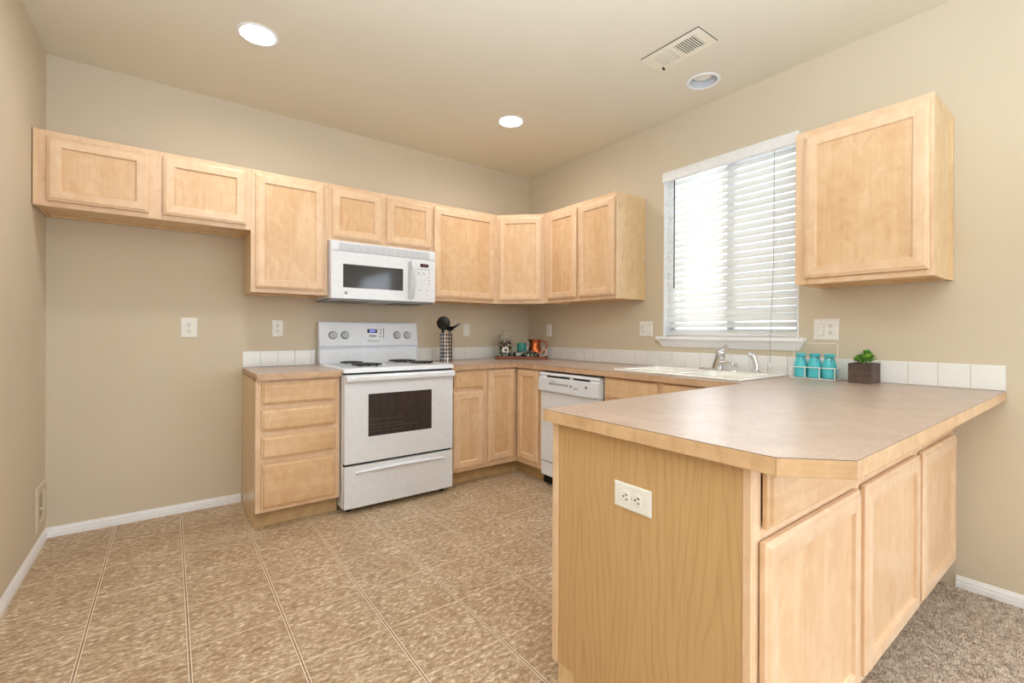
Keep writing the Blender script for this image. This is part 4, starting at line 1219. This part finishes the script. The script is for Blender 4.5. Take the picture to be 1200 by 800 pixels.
for k, (y_, lab) in enumerate(zip(BY, ('teal glass bottle at the sink end of the wire carrier', 'teal glass bottle in the middle of the wire carrier', 'teal glass bottle at the potted plant end of the wire carrier'))):
    t = thing('glass_bottle', lab, 'bottle', (cxc, y_, ZTOP + 0.0065), 0, 'teal bottles in the carrier')
    mb = MB(); mb.lathe([(0.029, 0.0), (0.0325, 0.004), (0.033, 0.06), (0.031, 0.080), (0.0235, 0.104), (0.0205, 0.114), (0.024, 0.120), (0.026, 0.128), (0.024, 0.131), (0.0215, 0.128), (0.018, 0.114), (0.02, 0.10), (0.028, 0.07), (0.030, 0.01), (0.01, 0.006)], n=28); obj('glass', mb, M_TEALG, t)
    mb = MB(); mb.tube([(0.0222 * math.cos(2 * PI * i / 20), 0.0222 * math.sin(2 * PI * i / 20), 0.112) for i in range(20)], 0.0014, 5, loop=True)
    mb.tube([(-0.018, -0.016, 0.112), (-0.026, -0.020, 0.100), (-0.029, -0.016, 0.088)], 0.0011, 5); mb.tube([(-0.018, -0.016, 0.112), (-0.024, -0.028, 0.104), (-0.027, -0.030, 0.094)], 0.0011, 5)
    obj('twine', mb, M_TWINE, t)

# potted succulent
ppx, ppy = -0.083, -2.821
pl = thing('potted_plant', 'small green succulent in a dark brown square wooden pot', 'plant', (ppx, ppy, ZTOP))
M_POT = maple('dark_wood_pot', (96, 76, 68), (62, 48, 44), 'h', 0.6)
mb = MB(); a, b = 0.067, 0.049
lp = [[(-a + i, -b + i, z), (a - i, -b + i, z), (a - i, b - i, z), (-a + i, b - i, z)] for i, z in ((0.0, 0.0006), (0.0, 0.098), (0.008, 0.098), (0.008, 0.084))]
mb.rings(lp, sm=False); pot = obj('pot', mb, M_POT, pl, bevel=0.0012, seg=1)
mb = MB(); mb.box(-a + 0.0085, a - 0.0085, -b + 0.0085, b - 0.0085, 0.083, 0.092); obj('soil', mb, plain('soil', (58, 44, 34), 0.95, scale=120), pot)


def leaf_mat():
    t = NT('succulent_leaf')
    g = t.n('NewGeometry')
    return t.base(t.ramp(g.outputs['Random Per Island'], [(0.0, lin(36, 74, 30)), (0.5, lin(78, 140, 44)), (1.0, lin(150, 206, 70))]), 0.35)


mb = MB()
rnd = random.Random(3)
for cxx, cyy, hh, sc_ in ((-0.006, -0.012, 0.062, 1.0), (0.006, 0.026, 0.034, 0.72), (-0.02, -0.002, 0.030, 0.75), (0.018, -0.02, 0.040, 0.8)):
    mb.tube([(cxx, cyy, 0.090), (cxx, cyy, 0.092 + hh * 0.7)], 0.003, 6)
    for k in range(13):
        a_ = k * 2.399 + rnd.random() * 0.3; el = math.radians(12 + 62 * k / 13); ln = (0.042 - 0.0016 * k) * sc_
        st0 = Vector((cxx, cyy, 0.092 + hh * (0.35 + 0.5 * k / 13)))
        d = Vector((math.cos(a_) * math.cos(el), math.sin(a_) * math.cos(el), math.sin(el)))
        sd = Vector((-math.sin(a_), math.cos(a_), 0)); nn = d.cross(sd)
        lp = []
        for u, w_, th in ((0.0, 0.003, 0.002), (0.35, 0.007, 0.0032), (0.7, 0.0092, 0.003), (0.92, 0.006, 0.002), (1.0, 0.001, 0.0006)):
            c_ = st0 + d * (ln * u) + Vector((0, 0, 0.006 * u * u))
            lp.append([tuple(c_ + sd * (w_ * sc_ * 1.15 * math.cos(2 * PI * i / 8)) + nn * (th * math.sin(2 * PI * i / 8))) for i in range(8)])
        mb.rings(lp)
obj('foliage', mb, leaf_mat(), pl)

# ------------------------------------------------------------------ carpet pile by the peninsula
rnd = random.Random(11)
mb = MB()
N = 0
yy = -3.09
step = 0.0072
while yy > -4.35:
    xx = -1.55
    while xx < -0.018:
        # only the wedge that can be seen past the peninsula, and a margin
        if yy < -3.09 and xx > -1.55:
            x_, y_ = xx + rnd.uniform(-0.003, 0.003), yy + rnd.uniform(-0.003, 0.003)
            a_ = rnd.uniform(0, 2 * PI); l_ = rnd.uniform(0.004, 0.0085); h_ = rnd.uniform(0.006, 0.012)
            dx, dy = math.cos(a_), math.sin(a_); wv = 0.0024
            n = mb.add([(x_ - dy * wv, y_ + dx * wv, 0.002), (x_ + dy * wv, y_ - dx * wv, 0.002), (x_ + dx * 0.002, y_ + dy * 0.002, 0.002), (x_ + dx * l_, y_ + dy * l_, 0.003 + h_)])
            mb.face((n, n + 1, n + 3)); mb.face((n + 1, n + 2, n + 3)); mb.face((n + 2, n, n + 3))
        xx += step
    yy -= step
o = obj('carpet_pile', mb, M_CARPET)
tag(o, 'speckled brown carpet pile on the floor beside the peninsula', 'carpet', kind='stuff')
